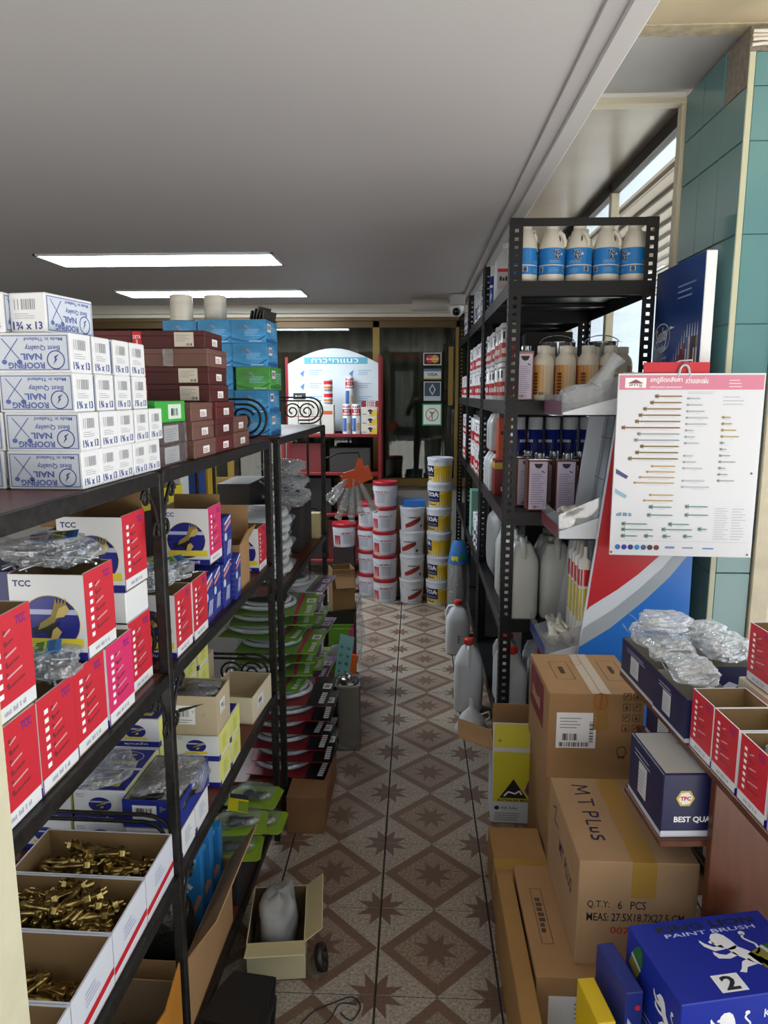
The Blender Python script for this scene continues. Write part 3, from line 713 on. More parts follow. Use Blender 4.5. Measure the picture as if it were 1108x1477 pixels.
# bay B
tccR.put(LR(1.452, .062, Z2), -RA, 'red sided bolt box with blue and green bag, right behind the iron post', gp)
tccR.put(LR(1.556, .060, Z2), -RA, 'red sided bolt box beside the navy grid boxes', gp)
tccP.put(LR(1.70, .064, Z2 + .142), -RA, 'pink sided open bolt box stacked above the red ones', gp)
tccR.put(LR(1.665, .19, Z2), -RA, 'red and white bolt box in the rear row of the second board', gp)
tccR.put(LR(1.62, .30, Z2 + .10), -RA, 'bolt box with a torn top at the rear, under the brass fittings', gp)
tccR.put(LR(2.19, .068, Z2), -RA, 'bolt box alone at the far end of the board behind the scroll', gp)
def plain_box(label, loc, X, Y, Z, mat, rz=-RA, cat='box', name='carton_box', open_=False, inn=None, dec=None, group=None, hy=None, hx=None, kids_=None, tape=None):
    t = thing(name, label, cat, loc, rz, group); a, b = X / 2, Y / 2; m = MB()
    if open_: open_box(m, X, Y, Z, mat, inn or CARDIN, .003, hy, hx)
    else: m.box(-a, a, -b, b, 0, Z, mat, .0018)
    m.build('carton', t)
    if tape:
        q = MB(); w_ = tape[1] / 2; q.box(tape[0] - w_, tape[0] + w_, -b - .0005, b + .0005, Z * .72, Z + .0006, tape[2]); q.build('tape', t)
    if dec:
        for face, d, *off in dec:
            p = MB(); o_ = off[0] if off else .0004
            if face == 'front': p.stamp(d, (-a, -b, 0), (1, 0, 0), (0, 0, 1), o_)
            elif face == 'right': p.stamp(d, (a, -b, 0), (0, 1, 0), (0, 0, 1), o_)
            elif face == 'left': p.stamp(d, (-a, b, 0), (0, -1, 0), (0, 0, 1), o_)
            elif face == 'top': p.stamp(d, (-a, -b, Z), (1, 0, 0), (0, 1, 0), o_)
            p.build('print', t)
    return t
def board_flap(t, x0, x1, y, z, h, ang, mat=CARDIN, axis='x', th=.003):
    """a carton flap hinged on a box rim"""
    m = MB()
    if axis == 'x': m.box(x0, x1, -th / 2, th / 2, 0, h, mat, T=T3((0, y, z), rx=ang))
    else: m.box(-th / 2, th / 2, x0, x1, 0, h, mat, T=T3((y, 0, z), ry=ang))
    m.build('flap', t)
# small spacer carton between the two boxes of the tall pair
plain_box('small white carton wedged between two red and white bolt boxes', LR(1.262, .078, Z2 + zl), .118, .098, .0575, WHT)
# flaps of the raised box
def flap_thing(o_name): return [o for o in bpy.data.objects if o.get('label') == o_name][0]
ft = flap_thing('open bolt box with raised flap high behind the bag of screws'); board_flap(ft, -.058, .058, .0475, .137, .036, -.1); board_flap(ft, -.05, .03, -.0595, .137, .034, -.15, axis='y')
ft = flap_thing('pink sided open bolt box stacked above the red ones'); board_flap(ft, -.058, .058, .048, .137, .022, -.1)
# ---------------------------------------------------------------- bags of screws
SCR = M('#b4b8bc', .3, metal=.9); SCRD = M('#6d7074', .35, metal=.9)
def bag(label, loc, X, Y, Z, seed, rz=0, card=True, content=SCR, n=46, gp_='bags of screws', filmm=None, tagcol=('#2a7fc4', '#bcd438'), lump=.16):
    t = thing('screw_bag', label, 'plastic bag', loc, rz, gp_); r = random.Random(seed)
    m = MB(); pillow(m, X, Y, Z, filmm or FILM, seed, 26, 16, lump, jit=.16)
    # ragged gathered mouth
    m.add([(-X * .5, -Y * .1, Z * .45), (-X * .62, -Y * .3, Z * .75), (-X * .66, Y * .05, Z * .9), (-X * .6, Y * .3, Z * .6), (-X * .48, Y * .2, Z * .4)], [(0, 1, 2), (0, 2, 4), (2, 3, 4)], filmm or FILM, True)
    m.build('film', t)
    if n:
        c = MB()
        for i in range(n):
            u, v_ = r.uniform(-.36, .36) * X, r.uniform(-.36, .36) * Y; z = r.uniform(.12, .68) * Z * (1 - (u / X) ** 2 * 1.6 - (v_ / Y) ** 2 * 1.6)
            a = r.uniform(0, 2 * PI); L_ = r.uniform(.018, .032); tl = r.uniform(-.3, .3)
            c.lathe([(.0022, 0), (.0022, L_)], content, 5, T=T3((u, v_, z), rx=PI / 2 + tl, rz=a)); c.lathe([(.0045, 0), (.0045, .003)], content, 6, T=T3((u, v_, z), rx=PI / 2 + tl, rz=a))
        o = c.build('contents', t); o['kind'] = 'stuff'
    if card:
        k = MB(); zc = Z * .92
        TT = T3((X * .02, 0, zc), rx=.12, ry=-.08, rz=.5)
        k.box(-.036, .036, -.02, .02, 0, .0012, M(tagcol[0], .35), T=TT)
        d = Dec(); d.rect(.0, .0, .030, .03, PAPER); d.bars(.004, .006, .02, .014, GREY, 1, 8); d.rect(.032, .0, .052, .04, M(tagcol[1], .4)); d.text('SCREW', .026, .015, .034, .011, M('#2a6a2c', .5), 1, PI / 2, .03); d.rect(.055, .004, .064, .036, M('#1a5a9a', .4))
        k.stamp(d, (-.036, -.02, .0013), (1, 0, 0), (0, 1, 0), T=TT); k.build('printed_tag', t)
    return t
bag('bulging clear bag of silver screws with blue and green tag, atop bolt box', LR(1.085, .075, Z2 + 2 * zl + .0006), .15, .115, .05, 4, -.15, n=70)
bag('small clear bag of silver screws lying on the lower bolt box', LR(.965, .050, Z2 + zl + .0006), .145, .085, .046, 9, -.1, n=60)
bag('clear bag with crumpled blue and green tags behind the iron post', LR(1.425, .062, Z2 + zl + .0006), .11, .085, .07, 12, .2, n=30)
bag('flat clear bag of screws in front of the pink bolt box', LR(1.545, .070, Z2 + zl + .0006), .13, .095, .04, 15, .1, n=10)
# ---------------------------------------------------------------- navy cartons with white grid
def f_grid():
    t = thing('grid_carton', '', 'box'); X, Y, Z = .105, .066, .118; a, b = X / 2, Y / 2
    m = MB(); m.box(-a, a, -b, b, 0, Z, M('#1d2a86', .4), .001); m.build('carton', t)
    p = MB(); gl = M('#7e8cc8', .5)
    for W_, o_, ux in ((Y, (a, -b, 0), (0, 1, 0)), (X, (-a, -b, 0), (1, 0, 0))):
        d = Dec()
        for i in range(1, 8): d.rect(0, Z * i / 8, W_, Z * i / 8 + .0006, gl)
        for i in range(1, 6): d.rect(W_ * i / 6, 0, W_ * i / 6 + .0006, Z, gl)
        d.line(W_ * .12, Z * .72, W_ * .9, Z * .86, .009, M('#d98a80', .5), 1); d.line(W_ * .12, Z * .84, W_ * .9, Z * .98, .007, M('#cfd4ea', .5), 1); d.ell(W_ * .22, Z * .56, W_ * .16, Z * .09, M('#c8d4de', .5), 1, 14)
        for i in range(3): d.line(W_ * (.35 + .17 * i), Z * .15, W_ * (.55 + .15 * i), Z * .45, .0045, M('#dfe2f0', .5), 1)
        p.stamp(d, o_, ux, (0, 0, 1))
    p.build('print', t); return t
grid = Proto(f_grid); gg = 'navy grid cartons'
for s_, d_, z_, rz_ in ((1.645, .06, Z2, .0), (1.715, .062, Z2, .02)): grid.put(LR(s_, d_, z_), -RA + rz_, 'navy carton with white grid print standing on the board', gg)
for s_, d_, z_, rz_ in ((1.80, .055, Z2 + .119, -.02),): grid.put(LR(s_, d_, z_), -RA + rz_, 'navy carton with white grid print stacked above another', gg)
for s_, d_, z_, rz_ in ((1.785, .058, Z2, 0.0), (1.865, .05, Z2, .05)): grid.put(LR(s_, d_, z_), -RA + rz_, 'navy carton with white grid print beside the open brown box', gg)
tccC.put(LR(1.43, .187, Z2), -RA, 'red and white bolt box in the rear row of the second board', gp)
for k in range(2): grid.put(LR(1.435, .185, Z2 + .1395 + .1182 * k), -RA + .1 * k, 'navy carton with white grid print, %s of two behind the post scrolls' % ('lower', 'upper')[k], gg)
# open brown box with a tall raised flap, far end of board two
t = plain_box('open brown carton with a tall raised flap behind the navy cartons', LR(1.985, .075, Z2), .13, .10, .13, CARD, open_=True, name='open_carton')
board_flap(t, -.063, .063, .049, .128, .10, -.12, CARD); board_flap(t, -.045, .045, .0635, .128, .05, .5, CARD, 'y')
# goods at the back of board two: brass fittings, yellow carton, blue and yellow cartons
BRS = M('#b8984e', .3, metal=.9)
t = thing('brass_fitting_tray', 'shallow brown tray piled with small brass fittings at the rack rear', 'tray', LR(1.66, .30, Z2 + .2425), -RA)
m = MB(); open_box(m, .17, .14, .03, CARD, CARDIN); m.build('tray', t)
m = MB(); r = random.Random(5)
for i in range(120):
    m.lathe([(.006, 0), (.006, .012), (.0085, .012), (.0085, .018), (.003, .018)], BRS, 6, T=T3((r.uniform(-.07, .07), r.uniform(-.055, .055), .006 + r.uniform(0, .05)), rx=r.uniform(0, 3), rz=r.uniform(0, 6)))
o = m.build('fittings', t); o['kind'] = 'stuff'
d = Dec(); d.lines(.02, .02, .09, .03, 4, M('#8a7a1a', .5)); d.text('SOMIC', .12, .012, .05, .018, INK, 0, 0, .03)
plain_box('black lower carton carrying the long yellow carton at the rack rear', LR(1.97, .33, Z2), .17, .24, .23, M('#23211f', .6))
plain_box('long yellow printed carton lying at the rack rear', LR(1.97, .325, Z2 + .2305), .17, .24, .055, M('#d8c62e', .45), rz=-RA - .25, dec=[('front', d), ('right', d)])
plain_box('flat white carton at the very top of the second board rear', LR(2.19, .33, Z2), .16, .07, .34, WHT)
for k, c in enumerate(('#2a50a0', '#d8b41c')):
    plain_box(('blue', 'yellow')[k] + ' tall carton standing on the far rack under its top board', LR(2.47 + .13 * k, .345, .8706), .11, .10, .46 - .02 * k, M(c, .45))
t = plain_box('deep blue brush carton with white lion emblem at the rack rear', LR(1.258, .305, Z2), .20, .10, .235, M('#1c2a6e', .4))
0 and bag('grey plastic wrapped bundle beside the brass fittings', LR(1.81, .30, Z2), .10, .09, .25, 31, 0, card=False, n=0, filmm=FILMW)
# ================================================================ SHELF THREE: bolt trays
BOLT = M('#a08a52', .26, metal=.9, var=.55, scale=45); 
def f_tray():
    t = thing('bolt_tray', '', 'tray'); X, Y, Z = .265, .137, .096; a, b = X / 2, Y / 2
    m = MB(); open_box(m, X, Y, Z, M('#d4d6de', .6), CARDIN, .003, hx=Z); m.build('carton', t)
    p = MB(); d = Dec(); d.poly([(0, Z * .16), (Y, Z * .24), (Y, Z * .38), (0, Z * .30)], RED); d.lines(Y * .3, Z * .5, Y * .4, Z * .3, 4, M('#8f9ac0', .6), 0, .25)
    p.stamp(d, (a, -b, 0), (0, 1, 0), (0, 0, 1)); p.build('print', t); return t
tray = Proto(f_tray); Tz = Z3
def f_bolt():
    t = thing('anchor_bolt', 'brassy zinc plated anchor bolt heaped in an open white tray', 'bolt', group='anchor bolts'); 
    m = MB(); m.lathe([(.0045, 0), (.007, .005), (.007, .030), (.006, .031), (.006, .062)], BOLT, 8); m.build('sleeve', t)
    m = MB(); m.lathe([(.013, .062), (.013, .064)], BOLT, 10); m.build('washer', t)
    m = MB(); m.lathe([(.0105, .0642), (.0105, .073), (.009, .0745)], BOLT, 6, smooth=False); m.lathe([(.005, .0745), (.005, .084)], BOLT, 6); m.build('nut', t)
    return t
bolt = Proto(f_bolt)
def pile(s_, n, zmax, seed, spread=1.0, slabel=None):
    r = random.Random(seed); c = Vector(LR(s_, .134, Tz))
    for i in range(n):
        lay = i / n; u = r.uniform(-.085, .085) * spread; v_ = r.uniform(-.030, .030)
        z = .014 + lay * zmax * (1 - (u / .14) ** 2)
        az = r.choice((0.3, -0.2, 0.1, -0.5, 2.9, 3.3)) + r.uniform(-.5, .5) + PI / 2 * (r.random() < .18)
        if abs(math.cos(az)) < .75: v_ *= .35
        dx, dy = math.cos(az), math.sin(az); u = max(-.116 + .05 * abs(dx), min(.116 - .05 * abs(dx), u)); v_ = max(-.052 + .05 * abs(dy), min(.052 - .05 * abs(dy), v_)) if abs(dy) < .9 else 0; z += .012
        bolt.put((c.x + u - dx * .04, c.y + v_ - dy * .04, Tz + z), rot=(0, PI / 2 + r.uniform(-.16, .16), az), label=slabel, group='anchor bolts')
for s_, lab, n, zm, sd, sp in ((1.253, 'against the iron post', 84, .066, 3, 1.0), (1.113, 'fullest of the row', 112, .080, 5, 1.05), (.973, 'nearly emptied', 34, .024, 8, 1.0)):
    tray.put(LR(s_, .134, Tz), -RA, 'white open tray of brassy anchor bolts with red stripe, ' + lab, 'bolt trays on the third board')
    pile(s_, n, zm, sd, sp, 'brassy anchor bolt in the white tray that is ' + lab)
tray.put(LR(.833, .134, Tz), -RA, 'white open tray with a few bolts, beside the cream post', 'bolt trays on the third board')
pile(.833, 16, .01, 11, 1.0, 'brassy anchor bolt in the tray beside the cream post')
# ---------------------------------------------------------------- small bolt cartons, white navy and yellow
YB = M('#dfe07a', .5)
def f_sm(yel=True):
    def f():
        t = thing('small_bolt_carton', '', 'box'); X, Y, Z = .118, .092, .072; a, b = X / 2, Y / 2
        m = MB(); m.box(-a, a, -b, b, 0, Z, WHT, .001); m.build('carton', t)
        p = MB(); d = Dec(); d.text('TCC', X * .05, Z * .78, X * .16, Z * .12, GREY, 0, 0, .02); d.ell(X * .5, Z * .55, X * .22, Z * .24, OVAL, 0, 20); d.rect(X * .3, Z * .62, X * .7, Z * .67, M('#b9bcd8', .5), 1)
        eagle(d, X, Z, .5, .24, .32, 2); d.rect(X * .26, Z * .26, X * .74, Z * .36, YEL, 1); d.rect(0, 0, X, Z * .2, OVAL); d.text('\u0e1e\u0e38\u0e01\u0e40\u0e2b\u0e25\u0e47\u0e01', X * .25, Z * .05, X * .5, Z * .11, WHITE, 1)
        p.stamp(d, (-a, -b, 0), (1, 0, 0), (0, 0, 1))
        d = Dec(); d.rect(0, Z * .12, Y, Z, YB if yel else WHT); d.rect(0, 0, Y * .12, Z * .2, OVAL, 1); d.lines(Y * .3, Z * .3, Y * .5, Z * .5, 5, M('#a9a95a' if yel else '#8f9ac0', .5), 1, .3)
        p.stamp(d, (a, -b, 0), (0, 1, 0), (0, 0, 1))
        d = Dec(); d.rect(0.004, 0.004, X - .004, Y - .004, OVAL); d.ring(X * .5, Y * .55, X * .34, Y * .3, .002, M('#c8cce8', .5), 1); d.rect(X * .2, Y * .2, X * .8, Y * .36, YEL, 1); eagle(d, X, Y, .6, .2, .3, 2)
        p.stamp(d, (-a, -b, Z), (1, 0, 0), (0, 1, 0)); p.build('print', t); return t
    return f
smY, smW = Proto(f_sm()), Proto(f_sm(False)); sg = 'small white navy and yellow bolt cartons'; h = .0723
L1 = 'small bolt carton in the front group by the iron post, oval emblem'
smW.put(LR(1.412, .061, Z3), -RA, 'small white sided bolt carton under the open navy carton', sg); smW.put(LR(1.508, .061, Z3), -RA, 'small white sided bolt carton under the open navy carton', sg)
for d_ in (.186, .311):
    for k in range(2): smY.put(LR(1.43 + .006 * k, d_, Z3 + k * h), -RA, 'small white and navy bolt carton stacked behind the bolt trays', sg)
smY.put(LR(1.53, .186, Z3 + h), -RA, 'small bolt carton with navy top under loose plastic', sg); smY.put(LR(1.53, .186, Z3), -RA, 'small white and navy bolt carton stacked behind the bolt trays', sg)
for k in range(3): smY.put(LR(1.632, .186, Z3 + k * h), -RA, 'small bolt carton with yellow end, stacked three high', sg)
for k in range(2): smY.put(LR(1.705, .0625, Z3 + k * h), -RA, 'small bolt carton with yellow end under the brown tray, %s of two' % ('lower', 'upper')[k], sg)
for k in range(2): smY.put(LR(1.803, .062, Z3 + k * h), -RA, 'small bolt carton with yellow end beside the cream tray, %s of two' % ('lower', 'upper')[k], sg)
for k in range(5): smY.put(LR(1.94, .19, Z3 + k * h), -RA, 'small bolt carton in the tall column behind the cream tray', sg)
for k in range(4): smY.put(LR(1.835, .19, Z3 + k * h), -RA, 'small bolt carton in the tall column behind the brown tray', sg)
# open navy carton full of black parts
t = thing('open_carton', 'open navy carton of black rubber parts in plastic', 'box', LR(1.465, .063, Z3 + h), -RA); m = MB(); open_box(m, .128, .19, .066, M('#20308a', .45), CARDC, .003); m.build('carton', t)
p = MB(); d = Dec(); d.rect(.022, .02, .075, .054, PAPER); d.bars(.03, .032, .036, .016, INK, 1, 10); p.stamp(d, (-.064, -.095, 0), (1, 0, 0), (0, 0, 1))
d = Dec(); d.line(.11, .03, .135, .052, .005, M('#c8d0e0', .4)); d.line(.13, .03, .155, .052, .005, M('#c8d0e0', .4)); p.stamp(d, (.064, -.095, 0), (0, 1, 0), (0, 0, 1)); p.build('print', t)
m = MB(); pillow(m, .116, .176, .055, M('#1b1b1d', .35, bump=.6, scale=60), 6, 20, 12, .3, z0=.02); m.build('black_parts', t); m = MB(); pillow(m, .122, .182, .07, FILM, 8, 18, 12, .3, z0=.018); m.build('film', t)
bag('crumpled loose clear plastic on the small bolt cartons', LR(1.45, .20, Z3 + 2 * h), .14, .15, .04, 17, .3, card=False, n=0)
# brown part trays
def label_dec(w, h_, x, y):
    d = Dec(); d.rect(x, y, x + w, y + h_, PAPER); d.bars(x + w * .2, y + h_ * .4, w * .5, h_ * .35, INK, 1, 8); d.lines(x + w * .1, y + h_ * .08, w * .8, h_ * .25, 2, GREY, 1); return d
t = plain_box('open tan carton with black parts, on two small bolt cartons', LR(1.708, .066, Z3 + 2 * h), .125, .115, .105, CARDC, open_=True, name='open_carton', inn=M('#a8977a', .85), dec=[('front', label_dec(.05, .05, .02, .03)), ('right', label_dec(.04, .035, .03, .045))])
m = MB(); pillow(m, .11, .10, .05, M('#1b1b1d', .35, bump=.6, scale=60), 5, 16, 10, .3, z0=.05); m.build('black_parts', t); m = MB(); pillow(m, .115, .105, .06, FILM, 3, 16, 10, .3, z0=.05); m.build('film', t)
plain_box('empty open cream carton at the edge of the third board', LR(2.115, .075, Z3), .145, .20, .085, M('#d8cdb0', .8), rz=-RA - .06, open_=True, name='open_carton', inn=M('#b8a888', .85), dec=[('front', label_dec(.04, .035, .02, .02)), ('right', label_dec(.06, .04, .05, .025))])
plain_box('plain tan carton behind the open cream carton', LR(2.12, .26, Z3), .14, .20, .16, CARDC)
plain_box('plain brown carton under the second board, rear corner', LR(.95, .34, Z3), .13, .3, .15, CARD)
# ================================================================ FAR RACK: stacks of packs
WB = M('#d6d8da', .35, bump=.5, scale=25)
def f_whitebag():
    t = thing('white_packet', '', 'packet'); m = MB(); pillow(m, .24, .36, .029, WB, 3, 22, 8, .10); m.build('packet', t)
    m = MB(); pillow(m, .247, .367, .0300, FILM, 5, 22, 8, .12); m.build('film', t); return t
wb = Proto(f_whitebag)
for k in range(8): wb.put(LR(2.64 + .006 * (k % 3), .135 + .007 * ((k * 2) % 3), .8705 + k * .0305), -RA + .04 * ((k % 3) - 1), 'flat white packet in clear film behind the iron rods, %s of eight' % up(k, 8), 'flat white packets')
HOSE = M('#c4c4c8', .35); HEAD = M('#dcdcde', .3); CHR = M('#b9bcc0', .15, metal=.95)
def f_pack(card, strip, strip2, head=True, txt='SHOWER'):
    def f():
        t = thing('shower_hose_pack', '', 'shower pack'); X, Y = .30, .27
        m = MB(); m.box(-X / 2, X / 2, -Y / 2, Y / 2, 0, .002, M(card, .4)); m.build('backing_card', t)
        m = MB(); m.box(X / 2 - .075, X / 2, -Y / 2, Y / 2, .0022, .0035, M(strip, .35)); d = Dec(); d.text(txt, .02, .012, .10, .02, M('#c9c9c9', .5), 1, 0, .02); d.rect(.15, .008, .2, .04, PAPER, 1); d.bars(.16, .014, .03, .02, INK, 2, 8); d.rect(.0, .056, .27, .07, M(strip2, .4), 0)
        m.stamp(d, (X / 2, -Y / 2, .0035), (0, 1, 0), (-1, 0, 0)); m.build('header_card', t)
        m = MB(); cx = -.04
        for k in range(2):
            r_ = .095 - .016 * k
            m.tube([(cx + r_ * 1.12 * math.cos(a), r_ * math.sin(a), .012 + .012 * k) for a in [2 * PI * i / 30 for i in range(30)]], .0085, HOSE, 8, closed=True)
        m.build('hose_coil', t)
        if head:
            m = MB(); m.lathe([(.005, 0), (.012, .008), (.026, .022), (.028, .028), (.0, .029)], HEAD, 16, T=T3((cx + .045, .01, .014), ry=.3)); m.tube([(cx + .04, .0, .012), (cx - .02, -.03, .014), (cx - .06, -.02, .014)], .009, HEAD, 8); h_ = m.build('shower_head', t)
            q = MB(); q.lathe([(.0, .0292), (.024, .0292), (.024, .0305), (0, .0305)], CHR, 16, T=T3((cx + .045, .01, .014), ry=.3)); q.build('spray_face', h_)
        m = MB(); pillow(m, .24, .24, .044, film('blister', haze=.05, gloss=.12, scale=20), 4, 20, 8, .04, T=T3((-.04, 0, .0024))); m.build('blister', t)
        return t
    return f
redp, grnp, purp = Proto(f_pack('#7a1620', '#16161a', '#22222a')), Proto(f_pack('#5f8a2a', '#6a9a30', '#b02a60', False, 'HOSE')), Proto(f_pack('#c8c8d0', '#5a2a6a', '#4a8a3a', False, 'HOSE'))
bx = MB(); CR = M('#7d5a3a', .85, var=.1, scale=9)
d = Dec(); d.text('FRAGILE', .10, .05, .15, .035, M('#7a2a1a', .6), 0, 0, .02); d.frame(.08, .03, .28, .11, .002, M('#7a2a1a', .6))
plain_box('brown carton with red stencil on the floor under the red packs', (-.382, 2.50, .0005), .134, .40, .142, CR, 0, dec=[('right', d)])
PZ = .1438
for k in range(6):
    redp.put((-.475 + .012 * ((k * 2) % 3) + .012 * (k == 0), 2.56 + .01 * (k % 2), PZ + k * .0560), -.05 + .05 * ((k * 2) % 3 - 1), ('bottom' if k == 0 else 'white shower hose pack on red card') + (' shower hose pack on red card, lying on the brown carton' if k == 0 else ' in the low pile, ' + up(k, 6)), 'red card shower packs')
for k in range(7):
    grnp.put((-.555 + .018 * ((k * 5) % 4), 2.57 + .012 * (k % 3), PZ + 6 * .056 + k * .0475), .0 + .07 * ((k * 3) % 4 - 1.5), 'white hose coil pack on green card in the upper pile, ' + up(k, 7), 'green card hose packs')
for k in range(14):
    (purp if k % 2 else grnp).put((-.57 + .02 * ((k * 3) % 4), 2.93 + .012 * (k % 3), .1305 + k * .0475), -.06 * ((k * 3) % 4 - 1.5), ('hose pack with purple header in the rear pile, ' if k % 2 else 'hose pack with green header in the rear pile, ') + up(k, 14), 'rear pile of hose packs')
# black cartons and foil-like clear packets on the far rack
for k, (s_, d_, z_, X_, Y_, Z_) in enumerate(((3.06, .14, .8705, .2, .14, .19), (3.22, .14, .8705, .2, .14, .19), (3.12, .32, .8705, .14, .3, .3))):
    plain_box(('dark carton holding up the crinkled clear packets', 'dark low carton beneath crinkled clear packets', 'dark tall carton at the inner side of far rack')[k], LR(s_, d_, z_), X_, Y_, Z_, M('#2a2624', .6))
TEAL = M('#2f5660', .2, metal=.7); 
for k in range(9):
    bag('crinkled clear packet of dark metal parts on the far rack', LR(3.03 + .1 * (k % 3), .10 + .004 * k, .8705 + .1906 + .068 * (k // 3)), .17, .075, .06, 40 + k, .1 * (k % 3 - 1), card=False, n=26, content=TEAL if k % 2 else SCRD, gp_='crinkled clear packets', lump=.10)
plain_box('small cream carton at the far rack edge below the orange tag', LR(3.33, .055, .8705), .10, .06, .12, M('#c8b98c', .7))
# bundle with orange header hanging off the far rack
t = thing('tube_bundle', 'bunch of clear tubes with round white caps hanging under an orange tag', 'tube bundle', (-.285, 3.52, 1.0))
m = MB(); m.tube([(-.155, -.075, .235), (-.10, -.03, .26), (.0, 0, .262), (.008, 0, .24)], .004, IRON, 6); m.build('hook', t)
m = MB(); m.add([(-.075, -.01, .16), (.05, -.012, .20), (.075, -.02, .135), (-.03, -.03, .09), (-.10, -.02, .085)], [(0, 4, 3, 2, 1)], M('#d8561c', .5)); m.add([(-.075, .01, .16), (.05, .008, .20), (.075, .02, .135), (-.03, .03, .09), (-.10, .02, .085)], [(0, 1, 2, 3, 4)], M('#d8561c', .5)); m.add([(-.075, -.01, .16), (.05, -.012, .20), (.05, .008, .20), (-.075, .01, .16)], [(0, 1, 2, 3)], M('#d8561c', .5)); m.add([(.0, -.01, .235), (.02, -.01, .235), (.03, -.01, .19), (-.02, -.01, .17)], [(0, 1, 2, 3)], M('#d8561c', .5)); m.build('orange_tag', t)
r = random.Random(2)
for k in range(12):
    an = -1.15 + 1.75 * (k % 6) / 5 + r.uniform(-.1, .1); L_ = r.uniform(.16, .25) - .05 * abs(an); b = r.uniform(-.03, .03)
    e = (-.02 + L_ * math.sin(an) * .8, b - .03 * (k // 6), .13 - L_ * math.cos(an))
    m = MB(); m.tube([(-.02 + .03 * an, b * .4, .13), e], [.010, .016], film('tube_film', haze=.10, gloss=.2), 8); tb = m.build('clear_tube', t)
    m = MB(); dv = Vector((math.sin(an) * .8, 0, -math.cos(an))); m.tube([e, tuple(Vector(e) + dv * .006)], .0165, M('#bdb8a4', .4), 12); m.tube([tuple(Vector(e) + dv * .006), tuple(Vector(e) + dv * .010)], .007, M('#8a8676', .4), 8); m.build('end_cap', tb)
# ================================================================ UNDER AND BESIDE THE RACK
t = plain_box('open brown carton with orange outside under the bolt trays', LR(1.18, .185, .1205), .37, .27, .19, CARD, open_=True, name='open_carton', inn=M('#7a6248', .9))
m = MB(); m.prism([(-.134, .02), (.134, .02), (.134, .235), (.05, .20), (-.03, .225), (-.134, .195)], .186, .189, M('#b97a24', .6, var=.15, scale=6), T=Matrix(((0, 0, 1, 0), (1, 0, 0, 0), (0, 1, 0, 0), (0, 0, 0, 1)))); m.build('orange_side', t)
m = MB(); m.box(.1895, .1905, -.02, .04, .10, .16, PAPER); m.build('torn_label', t)
for k in range(3):
    plain_box('dark grey plastic fitting inside the orange sided carton', LR(1.11 + .06 * k, .12 + .12 * (k % 2), .1245), .09, .06, .07 + .02 * k, M('#2c2b2a', .5), rz=.4 * k, cat='fitting', name='plastic_fitting', group='dark fittings')
t = plain_box('open brown carton stuffed with black bags and blue sachet boxes', LR(1.545, .18, .1205), .35, .36, .19, CARD, open_=True, name='open_carton')
board_flap(t, -.18, .178, .1755, .19, .13, .62, CARD, 'y'); 
d = Dec()
for k, (s_, d_, z_, rz_) in enumerate(((1.63, .075, .1245, .1), (1.57, .08, .1245, .12), (1.69, .07, .1245, .08))):
    d = Dec(); d.poly([(.01, .25), (.05, .30), (.08, .31), (.04, .24)], M('#cfe4f2', .4)); d.line(.015, .12, .085, .30, .012, M('#7ab8dc', .4)); d.text('Cool', .02, .20, .06, .03, M('#dfe8ee', .4), 1, .8); d.line(.06, .1, .095, .2, .01, M('#d08a70', .4))
    tt = plain_box('light blue printed sachet box standing in the brown carton', LR(s_, d_, z_), .10, .035, .335 - .03 * (k == 2), M('#2d7fc0', .4, var=.2, scale=10), rz=-RA + rz_, dec=[('front', d)], group='blue sachet boxes')
for k, (s_, d_) in enumerate(((1.445, .09), (1.49, .27))):
    t = thing('black_bag', ('crumpled black plastic bag at the rim of the brown carton', 'black plastic bag deep inside the brown carton')[k], 'plastic bag', LR(s_, d_, .1245)); m = MB(); pillow(m, .16, .10 + .05 * k, .30 - .04 * k, M('#151515', .3, bump=.8, scale=30), 21 + k, 22, 14, .10); m.build('bag', t)
    if k == 0: m = MB(); m.tube([(0, 0, .29), (.02, -.01, .31), (.035, 0, .34), (.03, .02, .315), (.05, .03, .35)], .006, M('#c8303a', .5), 6); m.build('red_tie', t)
# green packs lying over the low board
plain_box('black low carton under the green packs', LR(1.98, .17, .1205), .33, .40, .13, M('#1d1c1c', .7))
GRN = M('#7e9a2a', .4)
def f_spr():
    t = thing('sprinkler_pack', '', 'pack'); m = MB(); m.prism([(-.08, -.058), (.07, -.058), (.08, -.048), (.08, .048), (.07, .058), (-.06, .058), (-.08, .03)], 0, .003, GRN); m.build('backing_card', t)
    m = MB(); d = Dec(); d.lines(.02, .02, .05, .05, 5, M('#4a5a1a', .5)); d.rect(.10, .06, .12, .08, GREY); m.stamp(d, (-.08, -.055, .003), (1, 0, 0), (0, 1, 0)); m.build('print', t)
    m = MB(); m.lathe([(.014, 0), (.016, .02), (.011, .03), (.011, .06)], M('#1b1b1b', .4), 12, T=T3((-.03, -.01, .016), ry=PI / 2)); m.lathe([(.012, 0), (.012, .012)], CHR, 10, T=T3((.03, -.01, .016), ry=PI / 2)); m.build('nozzle', t)
    m = MB(); pillow(m, .13, .09, .034, film('blister', haze=.05, gloss=.12, scale=20), 2, 14, 6, .05, T=T3((0, 0, .003))); m.build('blister', t); return t
spr = Proto(f_spr)
for k, (s_, d_, z_, ry_, rz_) in enumerate(((1.845, .03, .2512, 0, .1), (1.98, -.01, .2512, 0, -.05), (2.115, .04, .2512, 0, .05), (1.91, .03, .2895, 0, .12), (2.05, .02, .2895, 0, -.1))):
    spr.put(LR(s_, d_, z_), rot=(0, ry_, rz_), label='nozzle pack on lime green card, in the heap above the black carton', group='lime green nozzle packs')
